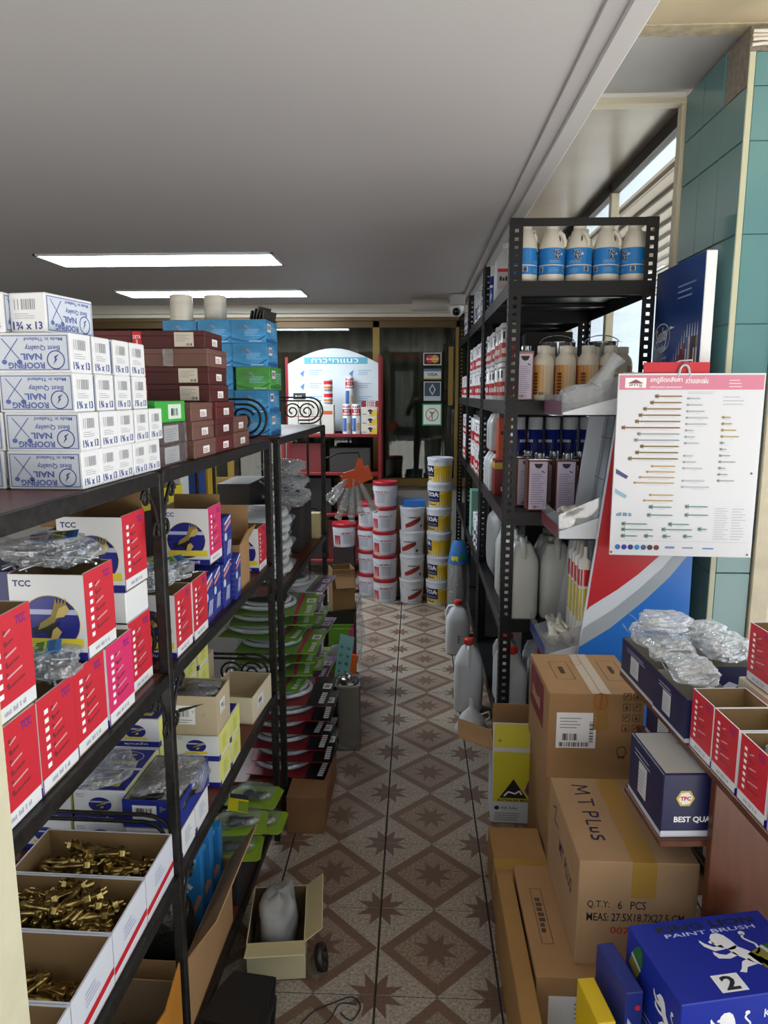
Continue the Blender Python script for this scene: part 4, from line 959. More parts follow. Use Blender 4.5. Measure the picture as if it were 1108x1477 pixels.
for k in range(3):
    m = MB(); y0 = 1.90 + k * .055
    for i in range(26): m.lathe([(.017, 0), (.020, .0035), (.017, .007)], M('#1c1c1d', .35), 10, T=T3((i * .007, 0, 0), ry=PI / 2), caps=False)
    m.tube([(-.03, 0, 0), (0, 0, 0)], .017, M('#232324', .35), 10); m.tube([(.182, 0, 0), (.22, 0, 0)], .018, M('#232324', .35), 10)
    o = m.build('ribbed_hose', loc=LR(y0, .30, .2725 + .0 * k), rz=-.03); tag(o, 'short black ribbed drain hose lying beside the lime green packs', 'hose', 'ribbed drain hoses')
t = thing('tape_card', 'yellow and black hang card on the lime green packs', 'card', LR(1.95, .045, .329), .2); m = MB(); m.box(-.03, .03, -.045, .045, 0, .0015, M('#d8cc20', .4), T=T3((0, 0, .002), ry=.25)); m.box(-.028, .03, .02, .044, .0018, .0022, INK, T=T3((0, 0, .002), ry=.25)); m.box(.0, .03, -.045, .01, .0018, .0022, GRN, T=T3((0, 0, .002), ry=.25)); m.build('card', t)
# items on the floor in front of the rack
t = plain_box('open cream carton on the floor with a crumpled grey bag', (-.374, 1.765, .0005), .155, .22, .115, M('#c4b890', .8), rz=.12, open_=True, name='open_carton', inn=M('#5a4a34', .9))
board_flap(t, -.11, .11, .0765, .113, .06, .9, M('#c4b890', .8), 'y'); board_flap(t, -.075, .075, -.109, .113, .07, 1.3, M('#c4b890', .8))
m = MB(); pillow(m, .105, .15, .17, M('#8c8c8a', .6, bump=.8, scale=14), 33, 22, 14, .16); o = m.build('grey_bag', loc=(-.376, 1.775, .0045)); tag(o, 'crumpled pale grey bag stuffed in the cream floor carton', 'bag')
for k in range(9):
    m = MB(); pts = [(-.062, -.075), (.06, -.07), (.07, .0), (.055, .08), (-.05, .075), (-.068, .0)]; m.prism(pts, 0, .0125, M('#161616', .55)); o = m.build('black_sleeve', loc=(-.412 + .004 * ((k * 5) % 4), 1.475 + .005 * ((k * 3) % 4), .0005 + k * .013), rz=.12 * ((k * 7) % 4 - 1.5)); tag(o, 'flat black plastic sleeve in the low floor stack, ' + up(k, 9), 'sleeve', 'black plastic sleeves')
m = MB(); m.tube(smooth([(.06, .02, .01), (.02, -.01, .04), (0, -.08, .06), (-.05, -.1, .045), (-.085, -.06, .004), (-.05, .0, .004), (.0, .03, .004), (.045, .05, .004), (.07, .02, .004), (.05, -.02, .004), (.02, .0, .004)]), .0018, INK, 5)
o = m.build('wire_loop', loc=(-.20, 1.56, 0)); tag(o, 'thin black wire loop lying on the tiled floor', 'wire')
m = MB(); m.lathe([(.034, 0), (.036, .006), (.036, .02), (.02, .022), (.02, .008), (.012, .008), (.012, .024), (0, .024)], M('#121212', .4), 20, T=T3((0, 0, .04), ry=PI / 2 - .25)); o = m.build('caster_wheel', loc=(-.255, 1.695, 0)); tag(o, 'black plastic wheel leaning on the cream floor carton', 'wheel')
# shiny solvent can
t = thing('solvent_can', 'shiny steel rectangular solvent can standing on the tiles', 'can', (-.288, 2.965, .0005), .08); ST = M('#8f8d88', .22, metal=.95)
m = MB(); m.box(-.052, .052, -.065, .065, 0, .30, ST, .006); m.box(-.054, .054, -.067, .067, .296, .303, ST, .003); m.build('body', t)
m = MB(); m.lathe([(.05, .303), (.046, .312), (.022, .318), (.018, .318)], ST, 20, ey=1.2); m.build('shoulder', t); m = MB(); m.lathe([(.017, .316), (.017, .334), (.0, .335)], CHR, 16); m.build('cap', t)
m = MB(); d = Dec(); d.rect(.008, .01, .122, .29, M('#2a3a7a', .4)); d.rect(.008, .01, .122, .06, M('#7a1a1a', .4), 1); d.rect(.01, .12, .12, .18, PAPER, 1); m.stamp(d, (.052, -.065, 0), (0, 1, 0), (0, 0, 1)); m.build('label', t)
# goods between the can and the pails
plain_box('open dark carton behind the steel can with cards sticking out', (-.345, 3.22, .0005), .15, .18, .20, M('#3a332c', .8), 0, open_=True, name='open_carton')
t = thing('blister_card', 'pale turquoise card of small blisters leaning out of the dark carton', 'card', (-.375, 3.2, .014), -.2); m = MB(); TT = T3((0, 0, 0), ry=.15); m.box(-.035, .035, -.001, .001, 0, .42, M('#86c0c0', .5), T=TT)
for k in range(10): m.lathe([(.009, 0), (.006, .006), (0, .007)], M('#3f8a94', .4), 8, T=TT @ T3((-.016 + .032 * (k % 2), -.001, .20 + .04 * (k // 2)), rx=PI / 2))
m.build('card', t)
t = thing('orange_pack', 'orange pack with white label poking from the dark carton', 'pack', (-.365, 3.262, .014), .15); m = MB(); TT = T3((0, 0, 0), ry=.2); m.box(-.04, .04, -.008, .008, 0, .30, M('#d8601c', .45), .002, T=TT); m.build('pack', t); m = MB(); m.box(-.035, -.005, -.0095, -.0085, .22, .25, PAPER, T=TT); m.build('label', t)
for k, (x, y, z) in enumerate(((-.40, 3.08, 0), (-.375, 3.05, 0))):
    t = thing('shower_card', 'round shower head pack on green and pink card, standing upright', 'pack', (-.365, 3.365 + .07 * k, .0005), .1 * k, 'upright shower head packs'); m = MB(); m.box(-.06, .06, 0, .004, 0, .40, M('#6a9a30', .4)); m.box(.045, .06, -.001, .0, 0, .40, M('#c02a6a', .4)); m.build('backing_card', t)
    for q in (.12, .28):
        m = MB(); m.lathe([(.008, 0), (.04, .012), (.05, .024), (.05, .03), (0, .031)], M('#b4b4b4', .3, metal=.4), 20, T=T3((-.01, -.001, q), rx=PI / 2)); m.build('shower_head', t)
t = plain_box('dark crate under the torn brown paper sack', (-.40, 3.68, .0005), .16, .18, .42, M('#24211f', .8), 0)
t = plain_box('torn open brown paper sack near the paint pails', (-.39, 3.67, .421), .12, .12, .22, M('#8a6a44', .9, var=.1, scale=8), rz=.3, open_=True, name='paper_sack', cat='sack'); board_flap(t, -.05, .05, -.0585, .20, .09, 2.4, M('#94744c', .9))
m = MB(); pillow(m, .13, .16, .40, film('sheet_film', haze=.10, gloss=.16), 51, 18, 14, .25); o = m.build('plastic_sheet', loc=(-.36, 3.93, .0005)); tag(o, 'crumpled sheet of clear plastic beside the paint pails', 'plastic sheet')
# ================================================================ BACK: red display shelf, pails
t = thing('display_shelf', 'red display shelf with arched white sign board before the back glass', 'display shelf', (-.69, 5.9, 0))
RD = M('#7c121c', .4); 
for x in (-.415, .395): m = MB(); m.box(x - .014, x + .014, 0, .03, 0, 1.86 if x > 0 else 1.25, RD, .003); m.build('post', t)
for x in (-.415, .395): m = MB(); m.box(x - .014, x + .014, .25, .28, 0, 1.86, RD, .003); m.build('post', t)
for z in (.15, .55, .9, 1.22): m = MB(); m.box(-.40, .38, 0, .28, z - .025, z, RD, .002); m.build('shelf', t)
pts = [(-.40, 1.23), (.38, 1.23), (.38, 1.80)] + [(.38 - .78 * k / 12, 1.80 + .13 * math.sin(PI * k / 12)) for k in range(1, 12)] + [(-.40, 1.80)]
m = MB(); m.prism([(p[0], p[1]) for p in pts], -.008, .008, M('#c9d2d8', .5), T=T3((0, .24, 0), rx=PI / 2)); sb = m.build('sign_board', t)
m = MB(); d = Dec(); d.rect(-.26, 1.80, .28, 1.855, M('#5aa6bc', .5)); d.text('\u0e01\u0e32\u0e27\u0e22\u0e32\u0e41\u0e19\u0e27', -.2, 1.81, .4, .035, WHITE, 1)
for i in range(3):
    for j in range(2): d.lines(-.22 + .42 * j, 1.60 - .11 * i + .11, .12, .05, 3, M('#6f9cc0', .5), 0, .3); d.poly([(-.30 + .42 * j, 1.72 - .11 * i), (-.26 + .42 * j, 1.75 - .11 * i), (-.27 + .42 * j, 1.69 - .11 * i)], M('#4a7ab0', .5))
m.stamp(d, (0, .2316, 0), (1, 0, 0), (0, 0, 1)); m.build('print', sb)
for k, (x, z, w_, h_) in enumerate(((-.25, .15, .3, .3), (.1, .15, .3, .34), (-.2, .55, .36, .3), (.18, .55, .3, .25), (-.22, .9, .3, .24), (.14, .9, .34, .2))):
    plain_box(('dark', 'deep red', 'black', 'brown', 'dull red', 'charcoal')[k] + ' carton stored inside the red display shelf', (-.69 + x, 6.04, z + .0006), w_, .2, h_, M(('#2a2422', '#5a1a1a', '#1d1b1b', '#4a3a2a', '#6a2020', '#33302e')[k], .6), 0)
ZL = 1.2206
def f_tube():
    t = thing('sealant_carton', '', 'tube'); m = MB(); m.lathe([(.036, 0), (.036, .235), (.034, .237), (.034, .245), (0, .246)], M('#c8ccd0', .35), 18); m.build('body', t)
    p = MB(); d = Dec(); r_ = .036; W_ = PI * r_ * 1.3
    d.rect(0, .15, W_, .205, M('#a81820', .4)); d.text('ACRYLIC', .04, .158, W_ - .08, .016, WHITE, 1); d.text('351', .055, .18, .04, .018, WHITE, 1); d.text('SAMSO', .03, .213, W_ - .06, .02, M('#b02028', .4), 0, 0, .02); d.rect(.03, .02, .075, .13, M('#2c5a9a', .4)); d.rect(.08, .03, .11, .09, M('#c8963a', .4))
    p.wrap(d, r_, a0=-PI / 2 - .65 * PI); p.build('print', t); return t
tb = Proto(f_tube)
for x in (-.575, -.497): tb.put((x, 5.965, ZL), label='white red and blue sealant tube standing on the display ledge', group='sealant tubes')
plain_box('white carton standing under the raised sealant tube', (-.56, 6.075, ZL), .08, .08, .225, M('#c9c4bc', .5), 0)
tb.put((-.56, 6.075, ZL + .2255), label='sealant tube raised highest, in front of the sign board', group='sealant tubes')
d = Dec(); d.poly([(.055, .0), (.13, .0), (.13, .068)], M('#d8b83a', .45)); d.poly([(.05, .045), (.07, .058), (.09, .05), (.1, .04), (.08, .035), (.09, .02), (.07, .016), (.065, .033)], INK, 1); d.text('BRAND', .01, .012, .035, .008, INK); 
for k in range(3): plain_box('white and yellow carton with black mark, %s of the three' % ('bottom', 'middle', 'top')[k], (-.385, 5.985, ZL + k * .0735), .13, .13, .073, M('#cfcac0', .5), 0, dec=[('front', d)], group='white and yellow cartons')
for k in range(4):
    d = Dec(); d.rect(.0, .0, .17, .012, M('#8a2028', .5)); d.text('Bosny', .04, .002, .08, .008, WHITE, 1); plain_box('flat red and white pack lying on the white and yellow cartons', (-.375, 6.0, ZL + .2225 + k * .0125), .155, .12, .012, M('#b09a98', .4), .05 * (k % 2), dec=[('front', d)], group='flat red packs')
for k in range(2):
    for i in range(3):
        d = Dec(); d.lines(.015, .03, .05, .06, 5, GREY, 0, .25); d.rect(0, 0, .084, .006, M('#9a3038', .5)); d.bars(.02, .015, .02, .012, INK, 0, 6)
        plain_box('plain white carton with small print in the %s row of the display ledge' % ('lower', 'upper')[k], (-1.02 + i * .09 + .0, 5.97, ZL + k * .1405), .085, .10, .14, M('#cbc7be', .55), 0, dec=[('front', d)], group='white cartons on the ledge')
plain_box('white carton with orange print beside the sealant tubes', (-.73, 5.97, ZL), .10, .10, .24, M('#cbc7be', .55), 0, dec=[('front', Dec().rect(.01, .16, .09, .19, M('#c05a2a', .4)))])
for k in range(2):
    t = thing('small_can', 'small red and white striped can, %s of two on the ledge' % ('lower', 'upper')[k], 'can', (-.73, 5.98, ZL + .2406 + .105 * k), 0, 'striped cans'); m = MB(); m.lathe([(.037, 0), (.037, .098), (.034, .102), (0, .103)], M('#c8c6c4', .3), 18); m.build('body', t)
    m = MB(); d = Dec(); d.rect(0, .06, .15, .09, RED); d.rect(0, .025, .15, .045, M('#c07a3a', .4)); d.rect(.04, .005, .11, .02, M('#4a5a8a', .4)); m.wrap(d, .037, a0=-PI / 2 - 2.0); m.build('label', t)
plain_box('small black topped carton by the white cartons', (-.985, 6.06, ZL + .281), .10, .04, .055, INK, 0, dec=[('front', Dec().text('Bold', .02, .015, .05, .02, WHITE))])
plain_box('tall white carton holding up the black topped one', (-.985, 6.06, ZL), .10, .06, .2805, M('#cbc7be', .55), 0)
# ---------------------------------------------------------------- paint pails
def pail_body(t, body, lid, r0=.082, r1=.0905, h=.166):
    m = MB(); m.lathe([(r0, 0), (r0 + .001, .004), (r1, h - .03), (r1, h)], body, 28); m.build('body', t)
    m = MB(); m.lathe([(r1 + .0025, h - .012), (r1 + .004, h - .002), (r1 + .004, h + .012), (r1 + .001, h + .016), (r1 - .008, h + .016), (r1 - .012, h + .011), (0, h + .011)], lid, 28, caps=False); m.build('lid', t)
    m = MB(); m.tube([((r1 + .003) * math.cos(a), (r1 + .003) * math.sin(a), h - .02 - .055 * abs(math.sin((a + PI / 2) )) * 0 - .045 * math.sin((a - PI * 1.05) / (PI * .9) * PI)) for a in [PI * 1.05 + PI * .9 * k / 18 for k in range(19)]], .0016, M('#b8b8b4', .4), 5); m.build('handle', t)
PZT = .1825
def rzp(r0, r1, h): return lambda z: r0 + (r1 - r0) * min(1, z / (h - .03))
def f_toa():
    t = thing('paint_pail', '', 'paint pail'); pail_body(t, M('#cfd2da', .35), M('#c4c8d4', .35))
    p = MB(); r_ = .088; W_ = PI * r_ * 1.1; f_ = rzp(.082, .0905, .166)
    d = Dec(); d.rect(0, .006, W_, .125, M('#d8b41c', .35)); d.rect(W_ * .12, .045, W_ * .50, .125, M('#161a4e', .35), 1); d.text('TOA', W_ * .14, .082, W_ * .34, .034, WHITE, 2, 0, .04); d.rect(W_ * .16, .058, W_ * .46, .064, M('#8a8ab0', .4), 2); d.rect(W_ * .16, .02, W_ * .4, .028, M('#4a4420', .4), 1); d.rect(W_ * .16, .034, W_ * .3, .038, M('#4a4420', .4), 1)
    p.wrap(d, r_, a0=-PI / 2 - .55 * PI + .25, rz=f_); p.build('label', t); return t
def f_swoosh():
    t = thing('paint_pail', '', 'paint pail'); pail_body(t, M('#cfd0d6', .35), M('#c9cbd2', .35)); p = MB(); r_ = .088; f_ = rzp(.082, .0905, .166); W_ = .2; dd = []
    d = Dec()
    for i in range(10):
        x = .02 + .012 * i; y = .03 + .05 * (i / 9) ** 1.6; d.rect(x, y, x + .0122, y + .028 + .012 * math.sin(i / 9 * PI), M('#8c2a20', .4), 1)
    d.rect(.02, .012, .16, .022, M('#b8aca8', .5)); d.text('SHIELD', .05, .10, .09, .012, INK, 1); d.rect(.14, .03, .16, .05, M('#3a2a2a', .5), 1)
    p.wrap(d, r_, a0=-PI / 2 - .95, rz=f_); p.build('label', t); return t
def f_redlid():
    t = thing('paint_pail', '', 'paint pail'); pail_body(t, M('#c9ccd6', .35), M('#9a1c28', .35)); p = MB(); r_ = .088; f_ = rzp(.082, .0905, .166)
    d = Dec(); d.rect(0, .02, .055, .09, M('#a8242c', .4)); d.rect(0, .006, .05, .02, M('#c8a01c', .4)); d.text('RESIN 318', .095, .105, .075, .012, M('#9a1c28', .4), 1); d.rect(.07, .106, .088, .114, M('#9a1c28', .4), 1)
    for i in range(7): d.rect(.08, .03 + .010 * i, .15, .034 + .010 * i, M('#9498a8', .5), 1)
    p.wrap(d, r_, a0=-PI / 2 - 1.2, rz=f_); p.build('label', t); return t
toa, swo, red = Proto(f_toa), Proto(f_swoosh), Proto(f_redlid)
rr = (.15, 0.0, -.5, .1, .12, -.35)
for k in range(6): toa.put((.178 + .003 * ((k * 2) % 3), 5.19, .0005 + k * PZT), rz=rr[k] - .45, label='yellow and navy paint pail in the tall stack, ' + up(k, 6), group='yellow paint pails')
for k in range(4): swo.put((-.021 + .002 * (k % 2), 5.22, .0005 + k * PZT), rz=(.1, -.3, .05, .4)[3 - k], label='white paint pail with dark red swoosh, %s of its stack' % up(k, 4), group='white swoosh pails')
for k in range(5): red.put((-.222 + .008 * (k == 4) - .002 * k, 5.235, .0005 + k * PZT), rz=(.0, .05, .1, .0, -.5)[k], label='red lidded white paint pail of the front red lidded stack, ' + up(k, 5), group='red lidded pails')
for k in range(4): red.put((-.352, 5.40, .0005 + k * PZT), rz=-.6, label='red lidded paint pail of the stack behind the front one, ' + up(k, 4), group='red lidded pails')
for k in range(2): red.put((-.55, 5.42, .0005 + k * PZT * 2.1), rz=.3, label='red lidded pail half hidden behind the clear plastic, %s' % ('low', 'high')[k], group='red lidded pails')
plain_box('dark drum-like carton between two half hidden red lidded pails', (-.55, 5.42, .0005 + PZT), .16, .16, PZT * 1.1 - .001, M('#2a2020', .6), 0)
plain_box('upright brown cardboard sheet leaning behind the white pails', (.03, 5.42, .0005), .42, .02, .70, M('#96774f', .85), 0, name='cardboard_sheet', cat='cardboard')
t = plain_box('blue flat pack lying on the cardboard and white pails', (-.01, 5.22, .0005 + 4 * PZT), .16, .12, .045, M('#2f6fc0', .4), .15)
# ---------------------------------------------------------------- stickers on the back glass
def sticker(label, x, z, w_, h_, base, fn):
    d = Dec(); fn(d, w_, h_); m = MB(); m.box(0, w_, 0, .0015, 0, h_, M(base, .5)); m.stamp(d, (0, 0, 0), (1, 0, 0), (0, 0, 1)); o = m.build('sticker', loc=(x, 6.2945, z)); tag(o, label, 'sticker', 'stickers on the back glass')
def s1(d, w_, h_):
    d.frame(0, 0, w_, h_, .006, PAPER); d.ell(w_ * .36, h_ * .5, h_ * .32, h_ * .32, M('#c0302a', .4), 0); d.ell(w_ * .64, h_ * .5, h_ * .32, h_ * .32, M('#d8943a', .4), 1); d.text('MasterCard', w_ * .18, h_ * .44, w_ * .64, h_ * .13, WHITE, 2)
def s2(d, w_, h_): d.rect(0, h_ * .75, w_, h_, M('#5a6a8a', .5)); d.text('VISA', w_ * .2, h_ * .3, w_ * .6, h_ * .3, M('#2a3a6a', .5), 0, 0, .02); d.rect(0, 0, w_, h_ * .12, M('#b8a04a', .5))
def s3(d, w_, h_):
    d.rect(w_ * .05, h_ * .05, w_ * .95, h_ * .95, M('#3a4450', .5)); d.rect(w_ * .05, h_ * .05, w_ * .95, h_ * .24, M('#aebac2', .5), 1); c = (w_ * .5, h_ * .58)
    d.poly([(c[0], c[1] + h_ * .3), (c[0] + w_ * .2, c[1]), (c[0], c[1] - h_ * .3), (c[0] - w_ * .2, c[1])], M('#b9c2c8', .5), 1); d.poly([(c[0], c[1] + h_ * .2), (c[0] + w_ * .13, c[1]), (c[0], c[1] - h_ * .2), (c[0] - w_ * .13, c[1])], M('#3a4450', .5), 2)
def s4(d, w_, h_):
    d.rect(w_ * .06, h_ * .06, w_ * .94, h_ * .94, M('#d8e4da', .5)); d.ring(w_ * .5, h_ * .5, w_ * .34, w_ * .34, w_ * .045, M('#b04a44', .5), 1); d.line(w_ * .28, h_ * .28, w_ * .72, h_ * .72, .006, M('#b04a44', .5), 3); d.poly([(w_ * .48, h_ * .25), (w_ * .52, h_ * .25), (w_ * .53, h_ * .5), (w_ * .68, h_ * .66), (w_ * .5, h_ * .6), (w_ * .33, h_ * .68), (w_ * .47, h_ * .5)], M('#3a7a4a', .5), 2)
sticker('black payment card sticker with two overlapping discs', .063, 1.795, .155, .105, '#15161a', s1)
sticker('pale payment card sticker lettered in blue', .068, 1.675, .15, .09, '#c4c8c4', s2)
sticker('dark payment sticker with a white diamond mark', .068, 1.49, .15, .165, '#aebac0', s3)
sticker('green framed no plants sign on the glass', .058, 1.275, .17, .19, '#3f9a5a', s4)
# ---------------------------------------------------------------- aisle floor: jug and black tube bundle
def f_jug(cap='#c02a20', lab=None, w_=.072, dp=.055, h=.30, body='#cdd0d4'):
    def f():
        t = thing('white_jug', '', 'jug'); m = MB(); b = M(body, .35)
        m.lathe([(.9, 0), (1, .01), (1, h * .66), (.93, h * .74), (.55, h * .90), (.33, h * .94), (.33, h * .97)], b, 24, ex=w_, ey=dp, sq=4); m.build('body', t)
        m = MB(); m.tube([(-.018, 0, h * .93), (-w_ * .75, 0, h * .93), (-w_ * .93, 0, h * .84), (-w_ * .92, 0, h * .68)], .010, b, 8); m.build('handle', t)
        m = MB(); m.lathe([(.024, h * .96), (.025, h * .965), (.025, h * 1.035), (.022, h * 1.045), (0, h * 1.045)], M(cap, .4), 16, T=T3((.0, 0, 0))); m.build('cap', t)
        if lab:
            m = MB(); lab(m, w_, dp, h); m.build('print', t)
        return t
    return f
def jl(m, w_, dp, h):
    d = Dec(); d.text('ACETONE', 0, 0, .05, .012, M('#5a5a60', .6), 0, PI / 2); d.lines(.036, -.02, .008, .05, 5, M('#8a8a90', .6)); m.stamp(d, (-.022, -dp - .0005, h * .3), (1, 0, 0), (0, 0, 1))
jugF = Proto(f_jug(lab=jl, h=.312)); jugF.put((.263, 4.14, .0005), 0, 'white plastic jug with red cap alone on the aisle floor')
t = thing('tube_bundle', 'bundle of black tubes in clear plastic with blue and yellow header', 'tube bundle', (.283, 4.46, .0005), 0)
for k in range(11):
    x, y = .05 * math.cos(k * 2.4) * (.4 + .6 * k / 11), .045 * math.sin(k * 2.4) * (.4 + .6 * k / 11); m = MB(); m.tube([(x, y, 0), (x * 1.05, y, .28), (x * .9, y * .9, .50)], .014, M('#26262a', .4), 8); m.build('black_tube', t)
m = MB(); m.lathe([(.070, .0), (.072, .05), (.072, .45), (.060, .52), (.035, .56)], FILM, 18, caps=False); m.build('film', t)
m = MB(); m.lathe([(.071, .485), (.063, .535), (.045, .60), (.03, .63)], M('#2f6fb0', .4), 14, caps=False); d = Dec(); d.rect(0, .50, .05, .535, YEL); d.rect(.06, .515, .1, .54, M('#3f9a3a', .4)); m.wrap(d, .066, a0=-PI / 2 - .9); m.build('header', t)
# ================================================================ RIGHT RACKS: black slotted angle shelving
BLK = M('#17171a', .38, metal=.2, spec=.4); XF, XB, RZ = .357, .915, 2.21
def angle_mesh():
    m = MB(); W_ = .048; hw, hh, pitch = .015, .013, .031
    n = int(RZ / pitch)
    def flange(T):
        m.box(0, (W_ - hw) / 2, 0, .0022, 0, RZ, BLK, T=T); m.box((W_ + hw) / 2, W_, 0, .0022, 0, RZ, BLK, T=T)
        z = 0
        for i in range(n):
            m.box((W_ - hw) / 2, (W_ + hw) / 2, 0, .0022, z, z + pitch - hh, BLK, T=T); z += pitch
        m.box((W_ - hw) / 2, (W_ + hw) / 2, 0, .0022, z, RZ, BLK, T=T)
    flange(Matrix.Identity(4)); flange(T3((.0022, 0, 0), rz=PI / 2))
    return m.mesh('post')
am_ = angle_mesh()
SZ = (1.98, 1.523, 1.075, .62, .16)
def srack(label, y0, y1):
    t = thing('slotted_rack', label, 'shelving', (0, 0, 0), 0, 'black slotted racks')
    for x, y, sx, sy in ((XF, y0, 1, 1), (XB, y0, -1, 1), (XF, y1, 1, -1), (XB, y1, -1, -1)):
        o = bpy.data.objects.new('post', am_); COL.objects.link(o); o.parent = t; o.location = (x, y, .0005); o.scale = (sx, sy, 1)
    a, b = y0 + .0035, y1 - .0035
    for z in SZ + (RZ,):
        top = z == RZ
        if not top:
            m = MB(); m.box(XF + .0035, XB - .0035, a, b, z - .0025, z - .0005, BLK); sh = m.build('shelf_plate', t)
            for y in (y0 + (y1 - y0) / 3, y0 + (y1 - y0) * 2 / 3):
                m = MB(); m.box(XF + .006, XB - .006, y - .02, y + .02, z - .02, z - .0027, BLK, .003); m.build('stiffener', sh)
        else: sh = t
        for q in ((XF + .0035, XF + .0055, a, b), (XB - .0055, XB - .0035, a, b), (XF + .006, XB - .006, a, a + .002), (XF + .006, XB - .006, b - .002, b)):
            if top and q[0] < XF + .0056: continue
            if top and q[0] > XB - .006: continue
            m = MB(); m.box(*q, z - (.055 if not top else .03), z - .0027 if not top else z, BLK); m.build('shelf_lip' if not top else 'top_rail', sh)
    return t
srack('black slotted shelving unit with wax bottles on top, nearest the display stand', 2.87, 3.93)
srack('black slotted shelving unit in the middle of the row', 3.965, 5.03)
srack('black slotted shelving unit at the back glass end of the row', 5.06, 6.12)
# ---------------------------------------------------------------- bottles
def f_wax():
    t = thing('wax_bottle', '', 'bottle'); r_ = .0505; h = .226; b = M('#d6d0c2', .35)
    m = MB(); m.lathe([(.046, 0), (r_, .006), (r_, .128), (.047, .145), (.030, .195), (.0235, .203), (.0235, .215)], b, 26); m.build('body', t)
    m = MB(); m.lathe([(.0245, .205), (.025, .207), (.025, h), (.022, h + .002), (0, h + .002)], M('#dcd6c8', .4), 20); m.build('cap', t)
    m = MB(); m.tube([(.014, -.03, .19), (.030, -.036, .176), (.040, -.032, .152), (.038, -.03, .135)], .008, b, 8); m.build('handle', t)
    m = MB(); m.poly = None; d = Dec(); d.ell(0, 0, .006, .013, M('#3a3a38', .5), 0, 12); m.stamp(d, (.012, -.0385, .163), (1, 0, 0), (0, .35, 1)); m.build('grip_hole', t)
    p = MB(); d = Dec(); W_ = 2 * PI * r_ * .98; bl = M('#1f7ac4', .4); d.rect(0, .03, W_, .062, bl); d.rect(0, .066, W_, .128, bl)
    for k in (.10, .43, .76):
        x = W_ * k; d.text('NO', x - .012, .104, .026, .017, INK, 2, 0, .05); d.text('AX', x - .008, .084, .026, .017, INK, 2, 0, .05); d.text('NO', x - .012, .104, .027, .018, WHITE, 1, 0, .1); d.text('AX', x - .008, .084, .027, .018, WHITE, 1, 0, .1)
        for q in range(4): d.line(x + .022 + .006 * math.cos(q * PI / 4), .105 + .006 * math.sin(q * PI / 4), x + .022 - .006 * math.cos(q * PI / 4), .105 - .006 * math.sin(q * PI / 4), .001, WHITE, 1)
        d.rect(x + .03, .04, x + .05, .058, M('#cfc6a8', .5), 1); d.bars(x + .032, .042, .016, .013, INK, 2, 7); d.lines(x - .03, .072, .06, .012, 3, M('#8fc0e8', .5), 1, .3); d.lines(x - .03, .036, .045, .02, 4, M('#7ab4e0', .5), 1, .3)
    p.wrap(d, r_, a0=0); p.build('label', t); return t
wax = Proto(f_wax)
for k, x in enumerate((.437, .543, .649, .755, .861)): wax.put((x - .012, 2.955, SZ[0]), rz=(1.2, .25, -.35, .2, 1.0)[k], label='blue label wax bottle in the front row on top shelf, %s from the aisle' % ORD[k], group='blue label wax bottles')
for k, x in enumerate((.46, .566, .672, .778)): wax.put((x, 3.07, SZ[0]), rz=k * .7, label='blue label wax bottle in the second row on top shelf, %s from the aisle' % ORD[k], group='blue label wax bottles')
def f_slim(lab='#c8761c'):
    def f():
        t = thing('thinner_bottle', '', 'bottle'); r_ = .0425; b = M('#dcd8ca', .3)
        m = MB(); m.lathe([(.039, 0), (r_, .005), (r_, .15), (.038, .168), (.024, .186), (.022, .19), (.022, .196)], b, 24); m.build('body', t)
        m = MB(); m.lathe([(.0245, .188), (.0255, .19), (.0255, .214), (.023, .217), (0, .217)], M('#d9d6cc', .4), 18); m.build('cap', t)
        p = MB(); d = Dec(); W_ = PI * r_ * .9
        for i in range(8): d.rect(W_ * i / 8, .02 + .002 * i, W_ * (i + 1) / 8, .14, M(('#c8861c', '#c87a1c', '#c8701c', '#cc8028', '#d4984a', '#d8ac70', '#dcc09a', '#dcd0b8')[i], .4))
        d.text('LACQUER', W_ * .12, .06, .09, .018, M('#5a3a10', .4), 2, PI / 2); d.bars(W_ * .62, .022, .02, .012, INK, 1, 7)
        p.wrap(d, r_, a0=-PI / 2 - .75 * PI * .9); p.build('label', t); return t
    return f
slim = Proto(f_slim())
for k, x in enumerate((.512, .600, .688, .776)): slim.put((x, 2.945, SZ[1]), rz=.15 * (k - 1), label='white bottle with orange label in the front row, %s from the aisle' % ORD[k], group='orange label bottles')
for k, x in enumerate((.55, .64, .73, .85)): slim.put((x, 3.04, SZ[1]), rz=.8 * k, label='white bottle with orange label in the second row, %s from the aisle' % ORD[k], group='orange label bottles')
def f_tin(c, lab, w_=.05, dp=.033, h=.215, capm=None, txt=None):
    def f():
        t = thing('square_tin', '', 'tin'); m = MB(); m.box(-w_, w_, -dp, dp, 0, h, M(c, .35, metal=.2), .004); m.box(-w_ - .001, w_ + .001, -dp - .001, dp + .001, h - .006, h, CHR, .002); m.build('body', t)
        m = MB(); m.lathe([(.019, h), (.019, h + .018), (.017, h + .022), (0, h + .022)], capm or CHR, 16, T=T3((w_ * .25, 0, 0))); m.build('cap', t)
        p = MB(); d = Dec(); d.rect(.006, .008, 2 * w_ - .006, h - .012, M(lab, .45)); lc = M('#8f86a8', .5); d.lines(.014, .03, 2 * w_ - .028, h - .085, 14, lc, 1, .3)
        d.poly([(w_ - .018, h - .02), (w_ + .018, h - .02), (w_ + .012, h - .034), (w_, h - .04), (w_ - .012, h - .034)], INK, 1); d.bars(w_ - .02, .012, .028, .012, INK, 1, 8); d.line(w_ * 1.3, h - .05, w_ * 1.6, h - .056, .004, INK, 1)
        p.stamp(d, (-w_, -dp, 0), (1, 0, 0), (0, 0, 1)); p.build('label', t); return t
    return f
tin = Proto(f_tin('#6a3a26', '#cfc4dc', .042, .045)); tinp = Proto(f_tin('#a87a72', '#d4cae0', .034, .04, .195))
